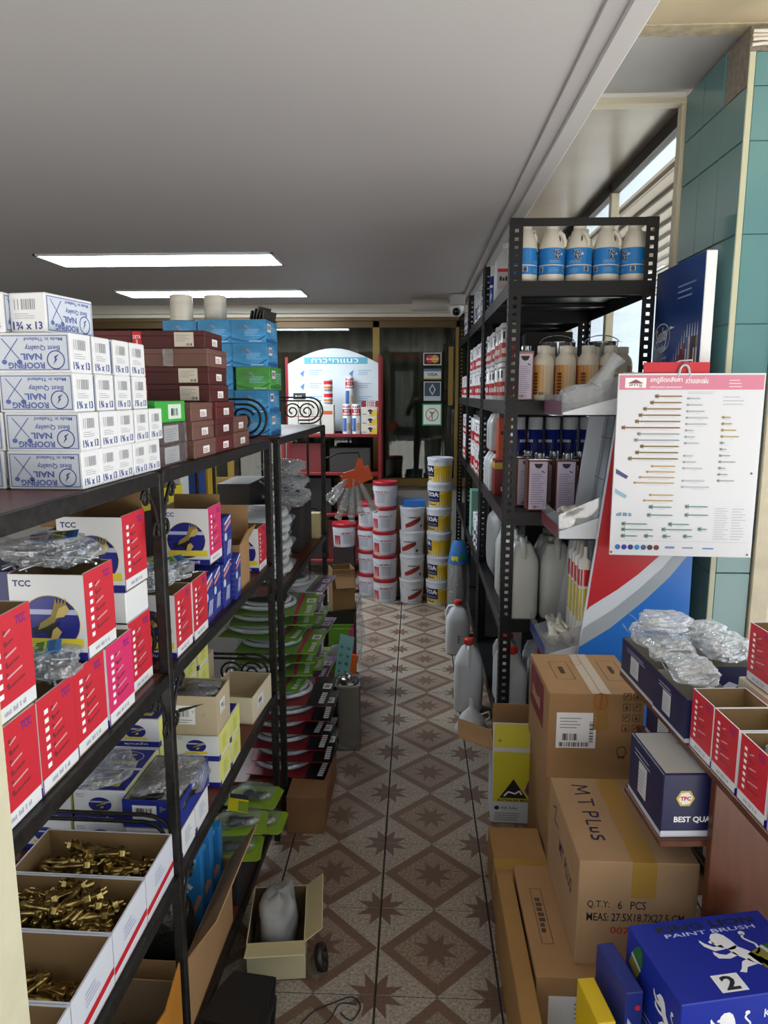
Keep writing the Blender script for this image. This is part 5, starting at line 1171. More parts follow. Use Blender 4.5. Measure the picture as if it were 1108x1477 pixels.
for k, x in enumerate((.50, .612, .722)):
    tin.put((x, 2.945, SZ[2]), label='brown solvent tin with lilac label in the front row, %s from the aisle' % ORD[k], group='brown solvent tins')
for k, x in enumerate((.47, .58, .69)): tin.put((x, 3.06, SZ[2]), label='brown solvent tin with lilac label in the second row, %s from the aisle' % ORD[k], group='brown solvent tins')
tinp.put((.432, 2.935, SZ[1]), label='lilac labelled tin beside the orange label bottles')
def f_spray(c1, c2, txt, h=.20, r_=.0325):
    def f():
        t = thing('spray_can', '', 'spray can'); m = MB(); m.lathe([(r_ - .002, 0), (r_, .003), (r_, h * .74), (r_ - .002, h * .745)], M(c1, .35), 20); m.build('body', t)
        m = MB(); m.lathe([(r_ - .0015, h * .745), (r_ - .0015, h - .004), (r_ - .004, h), (0, h)], M(c2, .4), 20); m.build('cap', t)
        p = MB(); d = Dec(); W_ = 2 * PI * r_
        for k in (.02, .36, .70):
            d.text(txt, W_ * k, h * .48, .042, .012, WHITE, 0, 0, .03); d.poly([(W_ * k, h * .2), (W_ * k + .02, h * .3), (W_ * k + .045, h * .22), (W_ * k + .06, h * .3), (W_ * k + .06, h * .12), (W_ * k, h * .12)], M('#cfd4e8', .45))
        p.wrap(d, r_, a0=-PI / 2); p.build('print', t); return t
    return f
spN, spR = Proto(f_spray('#1c2a86', '#c9ccd2', 'SKBOOT', .21)), Proto(f_spray('#b01c26', '#c8c8cc', 'WD', .20))
for k, x in enumerate((.45, .525, .60, .675, .75)):
    plain_box('plain grey carton raising the navy spray cans', (x, 3.16, SZ[2]), .07, .07, .165, M('#55524e', .7), 0, group='cartons under the navy cans')
    spN.put((x, 3.16, SZ[2] + .1655), rz=.2 * k, label='navy and white spray can behind the solvent tins, %s from the aisle' % ORD[k], group='navy spray cans')
for k, x in enumerate((.47, .54)):
    t = thing('red_lid_can', 'short red lidded silver can between the navy cans and tins', 'can', (x, 3.245, SZ[2]), 0, 'short red lidded cans'); m = MB(); m.lathe([(.03, 0), (.03, .28)], CHR, 16); m.build('body', t); m = MB(); m.lathe([(.032, .28), (.032, .30), (0, .301)], RED, 16); m.build('lid', t)
def f_jc():
    t = thing('jerrycan', '', 'jerrycan'); h = .33; w_, dp = .066, .075; b = M('#c9ccc8', .35)
    m = MB(); m.lathe([(.93, 0), (1, .012), (1, h * .70), (.94, h * .76), (.62, h * .92), (.5, h * .95)], b, 28, ex=w_, ey=dp, sq=5); m.build('body', t)
    m = MB(); m.tube([(0, -dp * .8, h * .77), (0, -dp * .72, h * .92), (0, -dp * .4, h * .985), (0, .0, h * .985), (0, dp * .4, h * .94)], .013, b, 8); m.build('handle', t)
    m = MB(); m.lathe([(.024, h * .93), (.026, h * .95), (.026, h * 1.01), (0, h * 1.012)], b, 16, T=T3((0, dp * .45, 0))); m.build('cap', t); return t
jc = Proto(f_jc)
for x, y in ((.452, 2.958), (.592, 2.958), (.732, 2.96), (.45, 3.12), (.6, 3.13), (.45, 3.30)): jc.put((x, y, SZ[3]), label='plain white square jerrycan on the fourth shelf', group='white jerrycans')
jr = Proto(f_jug(lab=None, w_=.062, dp=.07, h=.29)); jl2 = Proto(f_jug(lab=None, w_=.062, dp=.075, h=.30, body='#cfd0d0'))
for k, (x, y, rz_) in enumerate(((.425, 2.97, .1), (.56, 2.97, 0), (.69, 2.99, 0), (.43, 3.15, 0), (.57, 3.15, .2))): jr.put((x, y, SZ[4]), rz_, label='white jug with red cap on the bottom shelf behind the post', group='red cap jugs')
t = thing('white_jug', 'white jug with brown label and red cap standing in the aisle by the rack', 'jug', (.270, 3.36, .0005), 1.5)
src = jr.root
for c, gs in [(c, kids(c)) for c in kids(src)]:
    dd_ = c.copy(); COL.objects.link(dd_); dd_.parent = t; dd_.scale = (1, 1, 1.2)
m = MB(); d = Dec(); d.rect(0, 0, .10, .11, M('#6a3a30', .5)); d.rect(.0, .08, .10, .11, M('#4a4a5a', .5), 1); m.stamp(d, (-.05, -.0705, .06), (1, 0, 0), (0, 0, 1)); m.build('label', t)
m = MB(); m.lathe([(.075, 0), (.078, .004), (.05, .07), (.012, .11), (.010, .16)], M('#d4d6d8', .3), 20, caps=False); m.tube([(.06, 0, .04), (.085, 0, .06), (.08, 0, .09), (.045, 0, .075)], .004, M('#d4d6d8', .3), 6); o = m.build('white_funnel', loc=(.27, 3.13, .0005)); tag(o, 'white plastic funnel upside down at the foot of the shelving', 'funnel')
# aisle-side goods through the three racks
def f_can(c1, c2, h=.155, r_=.042):
    def f():
        t = thing('red_white_can', '', 'can'); m = MB(); m.lathe([(r_, 0), (r_, h), (r_ - .004, h + .004), (r_ - .004, h + .001), (0, h + .001)], M(c2, .3), 20); m.build('body', t)
        p = MB(); d = Dec(); W_ = 2 * PI * r_; d.rect(0, h * .12, W_, h * .5, M(c1, .35)); 
        for k in range(4): d.text('GLUE', W_ * (k + .2) / 4, h * .22, W_ * .15, h * .16, WHITE, 1, 0, .03); d.text('X', W_ * (k + .3) / 4, h * .6, W_ * .06, h * .2, INK, 0, 0, .03); d.rect(W_ * (k + .1) / 4, h * .84, W_ * (k + .7) / 4, h * .9, M('#8a8a98', .5), 0)
        p.wrap(d, r_, a0=-PI / 2); p.build('label', t); return t
    return f
cnR, cnO, cnW = Proto(f_can('#b01c26', '#cfcdd0')), Proto(f_can('#c03a20', '#c4c0bc', .16)), Proto(f_can('#4a4a5e', '#d4d4da', .19))
def aisle_row(proto, ys, z, h, n, label, group, x=.408, r_=.043):
    for i, y in enumerate(ys):
        for k in range(n): proto.put((x + .004 * (i % 2), y, z + k * (h + .0055)), rz=1.3 * i + k * .2 - PI / 2 * 0, label=label, group=group)
g_ = 'cans along the aisle edge of the racks'
aisle_row(cnO, (3.20, 3.30, 3.40), SZ[1], .16, 2, 'orange red banded can stacked behind the first rack post', g_)
aisle_row(cnR, (3.55, 3.66, 3.80), SZ[1], .155, 2, 'red and white can between the first and second rack posts', g_)
aisle_row(cnR, (4.1, 4.22, 4.36, 4.5, 4.66, 4.8, 4.94), SZ[1], .155, 2, 'red and white can on the middle rack, second shelf', g_)
aisle_row(cnR, (4.1, 4.22, 4.36, 4.5, 4.66, 4.8), SZ[2], .155, 2, 'red and white can on the middle rack, third shelf', g_)
aisle_row(cnR, (5.2, 5.32, 5.46, 5.6), SZ[2], .155, 2, 'red and white can on the back rack, third shelf', g_)
aisle_row(cnR, (5.2, 5.32, 5.46, 5.6, 5.75), SZ[1], .155, 1, 'red and white can on the back rack, second shelf', g_)
aisle_row(cnW, (4.12, 4.24, 4.36, 4.48), SZ[3], .19, 1, 'white and slate can on the middle rack, fourth shelf', g_)
aisle_row(cnW, (4.1, 4.22, 4.34, 4.46, 4.6, 4.75), SZ[0], .19, 1, 'white and slate can on the middle rack, top shelf', g_)
aisle_row(cnW, (5.2, 5.34, 5.5, 5.66), SZ[0], .19, 1, 'white and slate can on the back rack, top shelf', g_)
jt = Proto(f_jug(cap='#d0d0d0', lab=None, w_=.05, dp=.06, h=.26)); jt.put((.43, 3.55, SZ[0]), PI / 2, 'white jug with red label on the aisle edge of top shelf')
m = MB(); d = Dec(); d.rect(0, 0, .10, .09, M('#c8b8b8', .5)); d.rect(0, .075, .10, .09, RED, 1); d.text('RUBBER', .01, .035, .08, .02, INK, 1, 0, .03); m.stamp(d, (-.05, -.0605, .06), (1, 0, 0), (0, 0, 1)); m.stamp(d, (-.0502, .05, .06), (0, -1, 0), (0, 0, 1)); m.build('label', jt.root)
spN.put((.405, 3.78, SZ[0]), label='navy can beside the red labelled jug on the top shelf'); 
# third-shelf aisle goods near the first post
jq = Proto(f_jug(cap='#c8321c', lab=None, w_=.04, dp=.045, h=.19)); 
plain_box('dark red carton with yellow band on the third shelf edge', (.42, 3.42, SZ[2]), .09, .12, .165, M('#7a1018', .4), 0, dec=[('left', Dec().rect(.0, .125, .12, .155, M('#c8a820', .4))), ('front', Dec().rect(.0, .125, .09, .155, M('#c8a820', .4)).rect(.03, .02, .055, .04, PAPER))])
plain_box('orange printed flat carton standing on the dark red one', (.425, 3.42, SZ[2] + .1655), .07, .10, .20, M('#c0481c', .4), 0, dec=[('front', Dec().text('SUM', .01, .12, .05, .025, INK, 0, 0, .04))])
for k in range(3): jq.put((.41, 3.55 + .12 * k, SZ[2] + (.0)), PI / 2, 'small white jug with red cap on the third shelf edge', 'small red cap jugs')
for k in range(2): jq.put((.41, 3.55 + .12 * k, SZ[2] + .2), PI / 2, 'small white jug with red cap stacked on others', 'small red cap jugs')
plain_box('pale green carton on the middle rack, fourth shelf', (.42, 4.72, SZ[3]), .10, .16, .30, M('#6fa090', .5), 0)
plain_box('dark box standing for shade in the first rack behind the cans', (.60, 3.55, SZ[1]), .2, .5, .30, M('#3a3836', .7), 0)  # added dark box: its colour stands in for the shade behind the cans
for k in range(3): plain_box('dark box standing for shade deep inside the first rack', (.68, 3.63, SZ[k + 2]), .3, .48, .36, M('#33302c', .7), 0, group='dark boxes for shade deep in the racks')  # plain dark boxes fill the rack depth where there is only shadow
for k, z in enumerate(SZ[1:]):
    for y in (4.5, 5.6): plain_box('dark box standing for shade deep inside the farther racks', (.68, y, z), .36, .8, .34, M('#2f2c29', .7), 0, group='dark boxes for shade deep in the farther racks')  # same here: shadow inside these racks is put in as dark boxes
# grey plastic sheet bulging under the third shelf, silver tins
m = MB(); pillow(m, .11, .36, .33, M('#8f9090', .5, bump=.7, scale=12), 71, 20, 14, .06); o = m.build('grey_plastic_roll', loc=(.432, 3.66, SZ[3])); tag(o, 'bulging grey plastic bag on the fourth shelf edge', 'plastic bag')
for x, y in ((.61, 3.16), (.80, 3.16)):
    t = thing('silver_pail', 'shiny silver pail on the second shelf behind the bottles', 'pail', (x, y, SZ[1]), 0, 'silver pails'); m = MB(); m.lathe([(.06, 0), (.075, .24), (.077, .245), (.073, .245), (.06, .01)], CHR, 24, caps=False); m.lathe([(.06, .0), (.06, .004)], CHR, 24); m.build('body', t); m = MB(); m.tube([(.076 * math.cos(a), .02, .24 + .035 * math.sin(a)) for a in [PI * k / 12 for k in range(13)]], .0022, CHR, 5); m.build('handle', t)
# security camera and its white conduit at the back corner
t = thing('security_camera', 'small white dome security camera with black lens under the ceiling corner', 'security camera', (.305, 5.62, 2.285)); m = MB(); m.box(-.05, .06, -.05, .06, -.075, .012, M('#a9a6a6', .5), .006); m.build('mount_box', t)
m = MB(); m.lathe([(0, -.155), (.03, -.15), (.05, -.125), (.056, -.09), (.054, -.076)], M('#d5d2cc', .4), 20); m.build('dome', t); m = MB(); m.lathe([(.026, 0), (.03, .02), (.02, .03), (0, .03)], M('#0c0c0e', .15), 16, T=T3((-.005, -.04, -.118), rx=PI / 2 + .3)); m.build('lens', t)
m = MB(); m.tube([(-.28, 0, 0), (.0, 0, 0)], .05, M('#bdb9b0', .5), 14); o = m.build('pipe', loc=(.245, 5.75, 2.235)); tag(o, 'short thick white pipe along the ceiling beside the camera', 'pipe')
# ================================================================ DISPLAY STAND
t = thing('display_stand', 'tapered display stand with red white and blue side panel before the pillar', 'display stand', (0, 0, 0))
SGR = M('#9aa3ad', .4); SWH = M('#cfd6de', .4)
def xl(z): return .512 + .112 * z
ZT = 1.62
m = MB(); m.prism([(xl(0), 0.0005), (.972, .0005), (.952, ZT), (xl(ZT), ZT)], -.006, .006, SWH, T=T3((0, 2.452, 0), rx=PI / 2)); sp = m.build('side_panel', t)
m = MB(); d = Dec(); PR = M('#b8262e', .35); PB = M('#2470c8', .35); PG = M('#9fa8b0', .35); PW = M('#dfe4ea', .35)
rc = [(.607, .795), (.617, .809), (.71, .873), (.779, .929), (.851, .999), (.92, 1.09), (.955, 1.17)]; bc = [(.586, .66), (.693, .733), (.808, .837), (.887, .92), (.945, 1.0), (.96, 1.03)]
gc = [(.598, .73), (.70, .80), (.79, .88), (.865, .955), (.93, 1.04), (.958, 1.09)]
d.poly([(xl(ZT) + .002, ZT - .002)] + [(.607, .795)] + rc[1:] + [(.951, ZT - .002)], PR)
d.poly([(xl(.004) + .002, .004), (.970, .004), (.9605, 1.03)] + bc[::-1][1:], PB)
d.poly(gc + [(.9595, 1.03)] + bc[::-1][1:], PG)
m.stamp(d, (0, 2.4455, 0), (1, 0, 0), (0, 0, 1)); m.build('panel_print', sp)
m = MB(); m.prism([(xl(0), .0005), (.972, .0005), (.952, ZT), (xl(ZT), ZT)], -.006, .006, SWH, T=T3((0, 2.83, 0), rx=PI / 2)); m.build('side_panel', t)
# sloping grid back board and base
m = MB(); m.prism([(xl(.1) + .06, .1), (xl(.1) + .075, .1), (xl(ZT) + .075, ZT), (xl(ZT) + .06, ZT)], -.366, 0, SGR, T=T3((0, 2.4595, 0), rx=PI / 2)); bb = m.build('back_board', t)
m = MB()
for k in range(9):
    z = .3 + k * .155; x = xl(z) + .0585; m.box(x - .001, x + .001, 2.46, 2.823, z - .0015, z + .0015, M('#5a626c', .5))
for k in range(4): 
    y = 2.50 + .09 * k; m.prism([(xl(.15) + .0575, .15), (xl(.15) + .0585, .15), (xl(ZT) + .0585, ZT), (xl(ZT) + .0575, ZT)], -.0015, .0015, M('#5a626c', .5), T=T3((0, y, 0), rx=PI / 2))
o = m.build('grid_grooves', bb)
m = MB(); m.box(.575, .95, 2.459, 2.822, .02, .10, SWH, .003); m.build('base', t)
# header: blue printed box facing the aisle
m = MB(); m.box(.942, .978, 2.462, 2.94, 1.385, 2.012, M('#e0e2e4', .5), .002); hd = m.build('header', t)
m = MB(); d = Dec(); W_, H_ = .478, .627; d.rect(0, 0, W_, H_, M('#1b3f86', .35)); d.rect(0, 0, W_, H_ * .16, M('#6a3038', .4), 1); d.poly([(0, H_ * .16), (W_, H_ * .10), (W_, H_ * .2), (0, H_ * .22)], M('#4a3a60', .4), 1)
d.text('Sealay', .03, .345, .13, .07, WHITE, 2, .12, .02); d.ring(.095, .375, .09, .055, .004, WHITE, 2); d.text('SEALANT', .045, .325, .10, .022, M('#c8d4e8', .4), 2, .12); d.text('P-KOTZ', .02, .262, .14, .035, M('#a8bce0', .4), 2, .12); d.poly([(.18, .40), (.23, .405), (.18, .412)], WHITE, 2)
d.lines(.24, .50, .19, .06, 3, M('#8aa0cc', .4), 1, .3)
cols = ('#8a9a3a', '#9aa4ac', '#3a6a9a', '#6a8ab0', '#b02a34', '#7a3050', '#b03a3a', '#4a70b0', '#c8ccd4', '#5a2a2a', '#2a2a2a', '#8a7a5a')
for k in range(12):
    x = .18 + k * .0235; h0 = .12; h1 = .23 + .13 * min(1, k / 7); d.rect(x, h0, x + .019, h1, M(cols[k], .4), 2); d.poly([(x + .004, h1), (x + .015, h1), (x + .0105, h1 + .045), (x + .0085, h1 + .045)], M('#c8d0dc', .4), 2); d.rect(x + .003, h0 + .02, x + .016, h1 - .04, M('#d4d8de' if k % 3 else '#8a2a30', .4), 3)
m.stamp(d, (.942, 2.94, 1.385), (0, -1, 0), (0, 0, 1)); m.build('header_print', hd)
# three trays sticking out to the aisle
ACR = film('acrylic', (0.86, .86, .88), .14, .05, .10, 3)
def stand_tray(z, x0, x1, hi, lo, label_front):
    g = MB(); y0, y1 = 2.466, 2.80
    g.box(x0, x1, y0, y1, z, z + .004, SWH)
    for y in (y0, y1 - .004): g.prism([(x0, z), (x1, z), (x1, z + hi), (x0, z + lo)], -.002, .002, SWH, T=T3((0, y + .002, 0), rx=PI / 2))
    tr = g.build('tray', t)
    g = MB(); g.box(x0 - .004, x0 - .001, y0, y1, z, z + lo + .06, ACR); g.prism([(x0, z + lo), (x1, z + hi), (x1, z + hi + .075), (x0, z + lo + .06)], -.0012, .0012, ACR, T=T3((0, y0 + .006, 0), rx=PI / 2)); g.build('clear_front', tr)
    g = MB(); g.box(x0 - .0052, x0 - .0044, y0 + .005, y1 - .005, z + .004, z + .05, M(label_front, .4)); g.build('front_label', tr)
    return tr
stand_tray(1.475, .50, xl(1.48) + .055, .075, .012, '#7a4a60'); stand_tray(1.045, .505, xl(1.05) + .055, .095, .03, '#7a3038'); stand_tray(.60, .475, xl(.6) + .055, .075, .02, '#3a4a8a')
m = MB(); r = random.Random(8); PLW = M('#c9c6bc', .4)
m = MB(); m.tube([(.93, 2.40, 1.70), (.88, 2.40, 1.705), (.80, 2.42, 1.665)], .005, SWH, 6); 
# bags and plugs in the trays
for k, (y, rz_) in enumerate(((2.56, .2), (2.68, -.1))):
    tt = thing('screw_bag', 'milky plastic bag slumped across the top tray of the stand', 'plastic bag', (.60 if k else .59, y, 1.4935), rz_, 'milky bags'); m = MB(); pillow(m, .15, .10, .09, FILMW, 60 + k, 24, 14, .06, T=T3(ry=-.1), jit=.12); m.build('film', tt); m = MB(); m.tube([(.05, 0, .075), (.08, .0, .115), (.10, .01, .15), (.125, 0, .185)], [.032, .028, .02, .028], FILMW, 10); m.build('bag_neck', tt)
def plugs(z, x0, n, seed, L_, label):
    tt = thing('plug_heap', label, 'plugs', (x0, 2.63, z), 0); m = MB(); r = random.Random(seed)
    for i in range(n):
        m.lathe([(.0125, 0), (.014, .004), (.0105, .008), (.009, L_)], M('#d4d0c4', .4), 9, T=T3((r.uniform(-.03, .02), r.uniform(-.07, .07), .026 + r.uniform(0, .05)), rx=PI / 2 + r.uniform(-.12, .12), rz=r.choice((0, 3.1)) + r.uniform(-.35, .35)), caps=True)
    o = m.build('plugs', tt); o['kind'] = 'stuff'
plugs(1.052, .58, 60, 3, .03, 'heap of small white plastic plugs in the middle tray'); plugs(.607, .545, 34, 4, .075, 'heap of long white plastic tubes in the lowest tray')
for k in range(4):
    tt = thing('sealant_cartridge', 'white and yellow sealant cartridge standing inside the stand', 'cartridge', (.607 + .0, 2.50 + .055 * k, .6045 + .0), 0, 'sealant cartridges'); m = MB(); m.lathe([(.022, 0), (.022, .36), (.008, .37), (.006, .41)], M('#d4d2cc', .4), 14); m.build('body', tt); m = MB(); d = Dec(); d.rect(0, .14, .08, .26, M('#c8b82a', .4)); d.rect(0, .27, .08, .33, RED); d.text('MAX', .02, .18, .07, .02, INK, 1, PI / 2, .03); m.wrap(d, .022, a0=-PI / 2 - 1.9); m.build('label', tt)
# ---------------------------------------------------------------- sample poster board on a hook
t = thing('screw_poster', 'white sample board of roofing screws with pink header hanging on a hook', 'poster', (.655, 2.375, 1.015), -.06)
W_, H_ = .455, .60
m = MB(); m.box(0, W_, -.004, .004, 0, H_, M('#d9dbe0', .3), .001); m.build('board', t)
m = MB(); m.box(.08, .285, .006, .010, .40, H_ + .035, M('#c02430', .45)); m.build('red_backing', t)
m = MB(); m.tube([(.205 + .015 * math.cos(a), 0, H_ + .004 + .022 * math.sin(a)) for a in [PI * k / 12 for k in range(13)]], .0045, M('#b8bcc2', .3, metal=.4), 6); m.tube([(.19, 0, H_ + .004), (.185, -.002, H_ - .012)], .0045, M('#b8bcc2', .3, metal=.4), 6); m.tube([(.22, 0, H_ + .004), (.225, -.002, H_ - .012)], .0045, M('#b8bcc2', .3, metal=.4), 6); m.build('hanger', t)
m = MB(); m.tube([(.14, .03, H_ + .012), (.20, .03, H_ + .040), (.235, .03, H_ + .042), (.245, .045, H_ + .02), (.245, .07, H_ + .0)], .0035, SWH, 6); m.build('hook_rod', t)
m = MB(); d = Dec(); PK = M('#cf7f96', .45); d.rect(.004, H_ - .052, W_ - .004, H_ - .006, PK)
d.rect(.022, H_ - .046, .088, H_ - .014, WHITE, 1); d.poly([(.03, H_ - .032), (.055, H_ - .019), (.08, H_ - .032)], M('#8a4a58', .5), 2); d.text('\u0e2a\u0e01\u0e23\u0e39', .034, H_ - .044, .042, .011, M('#8a4a58', .5), 2)
d.text('\u0e2a\u0e01\u0e23\u0e39\u0e22\u0e36\u0e14\u0e2b\u0e25\u0e31\u0e07\u0e04\u0e32', .10, H_ - .033, .10, .022, WHITE, 1, 0, .02); d.text('\u0e2a\u0e27\u0e48\u0e32\u0e19\u0e41\u0e25\u0e30\u0e41\u0e1c\u0e48\u0e19', .21, H_ - .032, .07, .020, WHITE, 1, 0, .02); d.text('\u0e40\u0e2b\u0e25\u0e47\u0e01\u0e0a\u0e38\u0e1a\u0e0b\u0e34\u0e07\u0e04\u0e4c \u0e41\u0e25\u0e30\u0e2a\u0e41\u0e15\u0e19\u0e40\u0e25\u0e2a', .10, H_ - .049, .10, .010, WHITE, 1); d.lines(.345, H_ - .044, .045, .03, 3, M('#ecc8d2', .5), 1, .3)
def screw(x0, x1, y, c, hd_=.0055):
    mm = M(c, .4, metal=.3); d.rect(x0 + hd_, y - .0023, x1 - .006, y + .0023, mm, 1); d.poly([(x1 - .006, y - .0023), (x1, y), (x1 - .006, y + .0023)], mm, 1); d.ell(x0 + hd_ * .6, y, hd_ * .75, hd_, mm, 1, 8); d.rect(x0 + hd_ * 1.3, y - hd_ * 1.15, x0 + hd_ * 1.8, y + hd_ * 1.15, mm, 1); d.rect(x0 + hd_ * .5, y - hd_ * .3, x0 + hd_, y + hd_ * .5, M('#4a4238', .5), 2)
    d.rect(x0 + .03, y - .0075, x1 - .02, y - .006, M('#c0c2c8', .5), 0)
BZ, SV, SG = '#8a6f4a', '#8f989c', '#6f8f8c'
rows = [(.118, BZ), (.104, BZ), (.083, BZ), (.070, BZ), (.060, BZ), (.018, '#8a5a40'), (.068, SV), (.060, SV), (.080, '#7a6a48'), (.066, '#7a6a48'), (.044, '#7a6a48')]
for k, (x, c) in enumerate(rows): screw(x, .205, H_ - .073 - k * .0202, c, .0062)
for k, x in enumerate((.118, .104, .082, .066)): screw(x, .198, .245 + .0555 - k * .0185 - .0, '#b09468', .004)
for k, x in enumerate((.118, .100)): screw(x, .198, .205 - k * .0185, '#b09468', .004)
for k, L_ in enumerate((.045, .052, .06, .072, .07, .03, .035, .05, .0, .034, .045, .066, .0, .075, .092)):
    if L_: screw(.218, .218 + L_, H_ - .08 - k * .0205, '#a8aeb2', .004)
for k, L_ in enumerate((.03, .035, .05, .06, .018, .024, .038, .055, .026, .034, .056)): screw(.33, .33 + L_, H_ - .140 - k * .0205, '#a89a6a' if k < 4 else '#9aa0a2', .0045)
for x, y, L_ in ((.12, .165, .075), (.115, .138, .085), (.235, .168, .075), (.235, .140, .078), (.035, .107, .085), (.035, .088, .105), (.035, .066, .055), (.185, .108, .07), (.165, .09, .10), (.28, .093, .032), (.11, .067, .032), (.17, .067, .028), (.235, .068, .032)): screw(x, x + L_, y, SG, .0068)
for q in ((.008, .275, '#3c4478'), (.008, .21, '#8fb4cc')): d.poly([(q[0], q[1]), (q[0] + .034, q[1] - .018), (q[0] + .04, q[1] - .008), (q[0], q[1] + .016)], M(q[2], .4), 1)
for k, c in enumerate(('#2a6ac0', '#20389a', '#202a80', '#2a8ac0', '#2a5a90', '#3a2828', '#6a2030')): d.ell(.026 + k * .021, .028, .009, .009, M(c, .35), 1, 14)
d.text('SHERA tile fix', .016, .133, .05, .012, M('#5a94b0', .5), 1); d.lines(.33, .06, .05, .11, 14, M('#b4b8c0', .5), 0, .25); d.lines(.385, .06, .045, .11, 12, M('#b4b8c0', .5), 0, .25); d.rect(.30, .026, .335, .030, M('#3a70b8', .4), 1); d.rect(.235, .027, .27, .031, M('#7080b0', .4), 1); d.rect(.18, .026, .21, .033, M('#6a88b8', .4), 1)
d.lines(.22, H_ - .065, .10, .01, 2, M('#b4b8c0', .5), 0, .3); d.rect(.01, .05, W_ - .01, .0508, M('#b0b4bc', .5)); d.lines(.33, H_ - .1, .08, .035, 3, M('#b4b8c0', .5), 0, .25)
for x, y in ((.006, .01), (W_ - .012, .01), (W_ - .02, .28)): d.ell(x, y, .004, .004, M('#5a5a5a', .3), 1, 8)
m.stamp(d, (0, -.0042, 0), (1, 0, 0), (0, 0, 1)); m.build('poster_print', t)
# ================================================================ CARTONS ON THE RIGHT
TP = M('#a8823c', .3, spec=.5); KR = M('#a47e54', .85, var=.07, scale=7)
CX, CW = .552, .288
d1 = Dec(); d1.rect(.025, .10, .145, .215, WHITE); d1.lines(.035, .165, .07, .04, 4, GREY, 1, .3); d1.bars(.035, .105, .09, .014, INK, 1, 20); d1.bars(.045, .125, .045, .022, INK, 1, 10); d1.bars(.125, .12, .012, .07, INK, 1, 14, True)
rdi = M('#b04a34', .6); d1.ring(.155, .252, .021, .027, .002, rdi, 1); d1.text('Henkel', .132, .246, .046, .012, rdi, 1, PI / 2, .02); d1.rect(.135, .16, .18, .276, M('#a07a40', .4))
bk = M('#4a3c2c', .6)
for i in range(2):
    for j in range(4):
        x, y = .222 + .03 * i, .155 + .034 * (3 - j); d1.frame(x, y, x + .023, y + .023, .0018, bk, 1); d1.poly([(x + .006, y + .005), (x + .017, y + .005), (x + .0115, y + .019)] if (i + j) % 2 else [(x + .005, y + .006), (x + .018, y + .017), (x + .014, y + .019), (x + .004, y + .009)], bk, 1)
d1.ring(.225, .09, .015, .018, .0025, bk, 1); d1.text('PAP', .215, .068, .022, .008, bk, 1, 0, .03)
dt = Dec(); dt.frame(.045, .11, .105, .26, .002, bk); dt.text('Loctite', .045, .175, .06, .016, bk, 1, -PI / 2, .02); dt.frame(.205, .10, .268, .27, .002, bk); dt.text('Teroson', .205, .18, .065, .016, bk, 1, -PI / 2, .02); dt.rect(.128, 0, .185, .33, M('#c4b49c', .25), 0); dt.ring(.135, .25, .018, .02, .0016, rdi, 1); dt.rect(.154, 0, .1555, .33, M('#5a3c24', .6), 1)
dl = Dec(); dl.rect(.02, .12, .25, .26, M('#7a1c28', .5)); dl.text('FRAGILE', .06, .16, .14, .04, M('#b89a80', .5), 1)
plain_box('brown carton with white shipping label and tape on top', (CX, 2.215, .3815), CW, .33, .276, KR, .01, dec=[('front', d1), ('top', dt), ('left', dl)])
plain_box('brown carton underneath the one with the shipping label', (CX + .006, 2.215, .0005), .285, .33, .38, KR, .0)
hw = M('#2a2a48', .6)
df = Dec(); df.text('Q.T.Y:', .022, .15, .052, .021, INK, 0, 0, .01); df.text('6', .093, .15, .010, .021, INK, 0, 0, .01); df.text('PCS', .122, .15, .036, .021, INK, 0, 0, .01); df.text('MEAS: 27.5X18.7X27.5 CM', .022, .118, .225, .021, INK, 0, 0, .01); df.text('007', .078, .085, .045, .018, M('#b0342c', .6), 0, -.06)
dtp = Dec()
def hand(dd, pts, w_=.006): dd.path(pts, w_, hw, 1)
# hand lettering MT PLUS, written along the depth of the lid
def hword(dd, ox, oy, s_):
    f = lambda q: [(ox + b * s_, oy - a * s_) for a, b in q]
    hand(dd, f([(0, 0), (.1, .9), (.45, .25), (.8, .9), (.95, 0)])); hand(dd, f([(1.35, .85), (2.1, .8)])); hand(dd, f([(1.7, .8), (1.75, 0)]))
    hand(dd, f([(2.7, 0), (2.7, .85), (3.15, .75), (3.1, .42), (2.7, .4)])); hand(dd, f([(3.5, .85), (3.5, .05), (3.9, .05)])); hand(dd, f([(4.15, .5), (4.15, .1), (4.5, .1), (4.5, .5)])); hand(dd, f([(5.2, .6), (4.8, .55), (4.85, .35), (5.15, .25), (5.1, .0), (4.75, .02)]))
hword(dtp, .05, .325, .047)
th = '\u0e25\u0e39\u0e01\u0e1a\u0e34\u0e14'
dtp.text(th, .165, .245, .13, .05, hw, 1, -PI / 2 + .05, .03); dtp.rect(.122, 0, .178, .36, TP, 0); df.rect(.122, .18, .178, .271, TP, 0)
dsd = Dec(); hword(dsd, .04, .3, .0)
dsd = Dec(); dsd.path([(.06, .22), (.1, .24), (.08, .19), (.13, .2)], .005, hw); dsd.text('MT PLUS', .15, .14, .15, .04, hw, 0, -.1, .02)
plain_box('brown carton hand lettered in marker with yellow tape along the lid', (.5245, 1.692, .2115), .275, .365, .271, M('#a58460', .85, var=.06, scale=7), .0, dec=[('front', df), ('top', dtp), ('left', dsd)])
db = Dec(); db.rect(.03, .02, .19, .16, WHITE); db.lines(.09, .10, .08, .05, 4, GREY, 1, .3); db.bars(.05, .06, .10, .025, INK, 1, 16); db.bars(.04, .03, .14, .018, INK, 1, 22)
dbl = Dec(); dbl.rect(.03, .02, .26, .19, M('#6a1a26', .5)); dbl.text('HENKEL', .06, .08, .16, .04, M('#b08a80', .5), 1)
dbt = Dec(); dbt.frame(.03, .10, .06, .30, .0018, bk); dbt.text('Teroson', -.02, .19, .13, .016, bk, 1, -PI / 2)
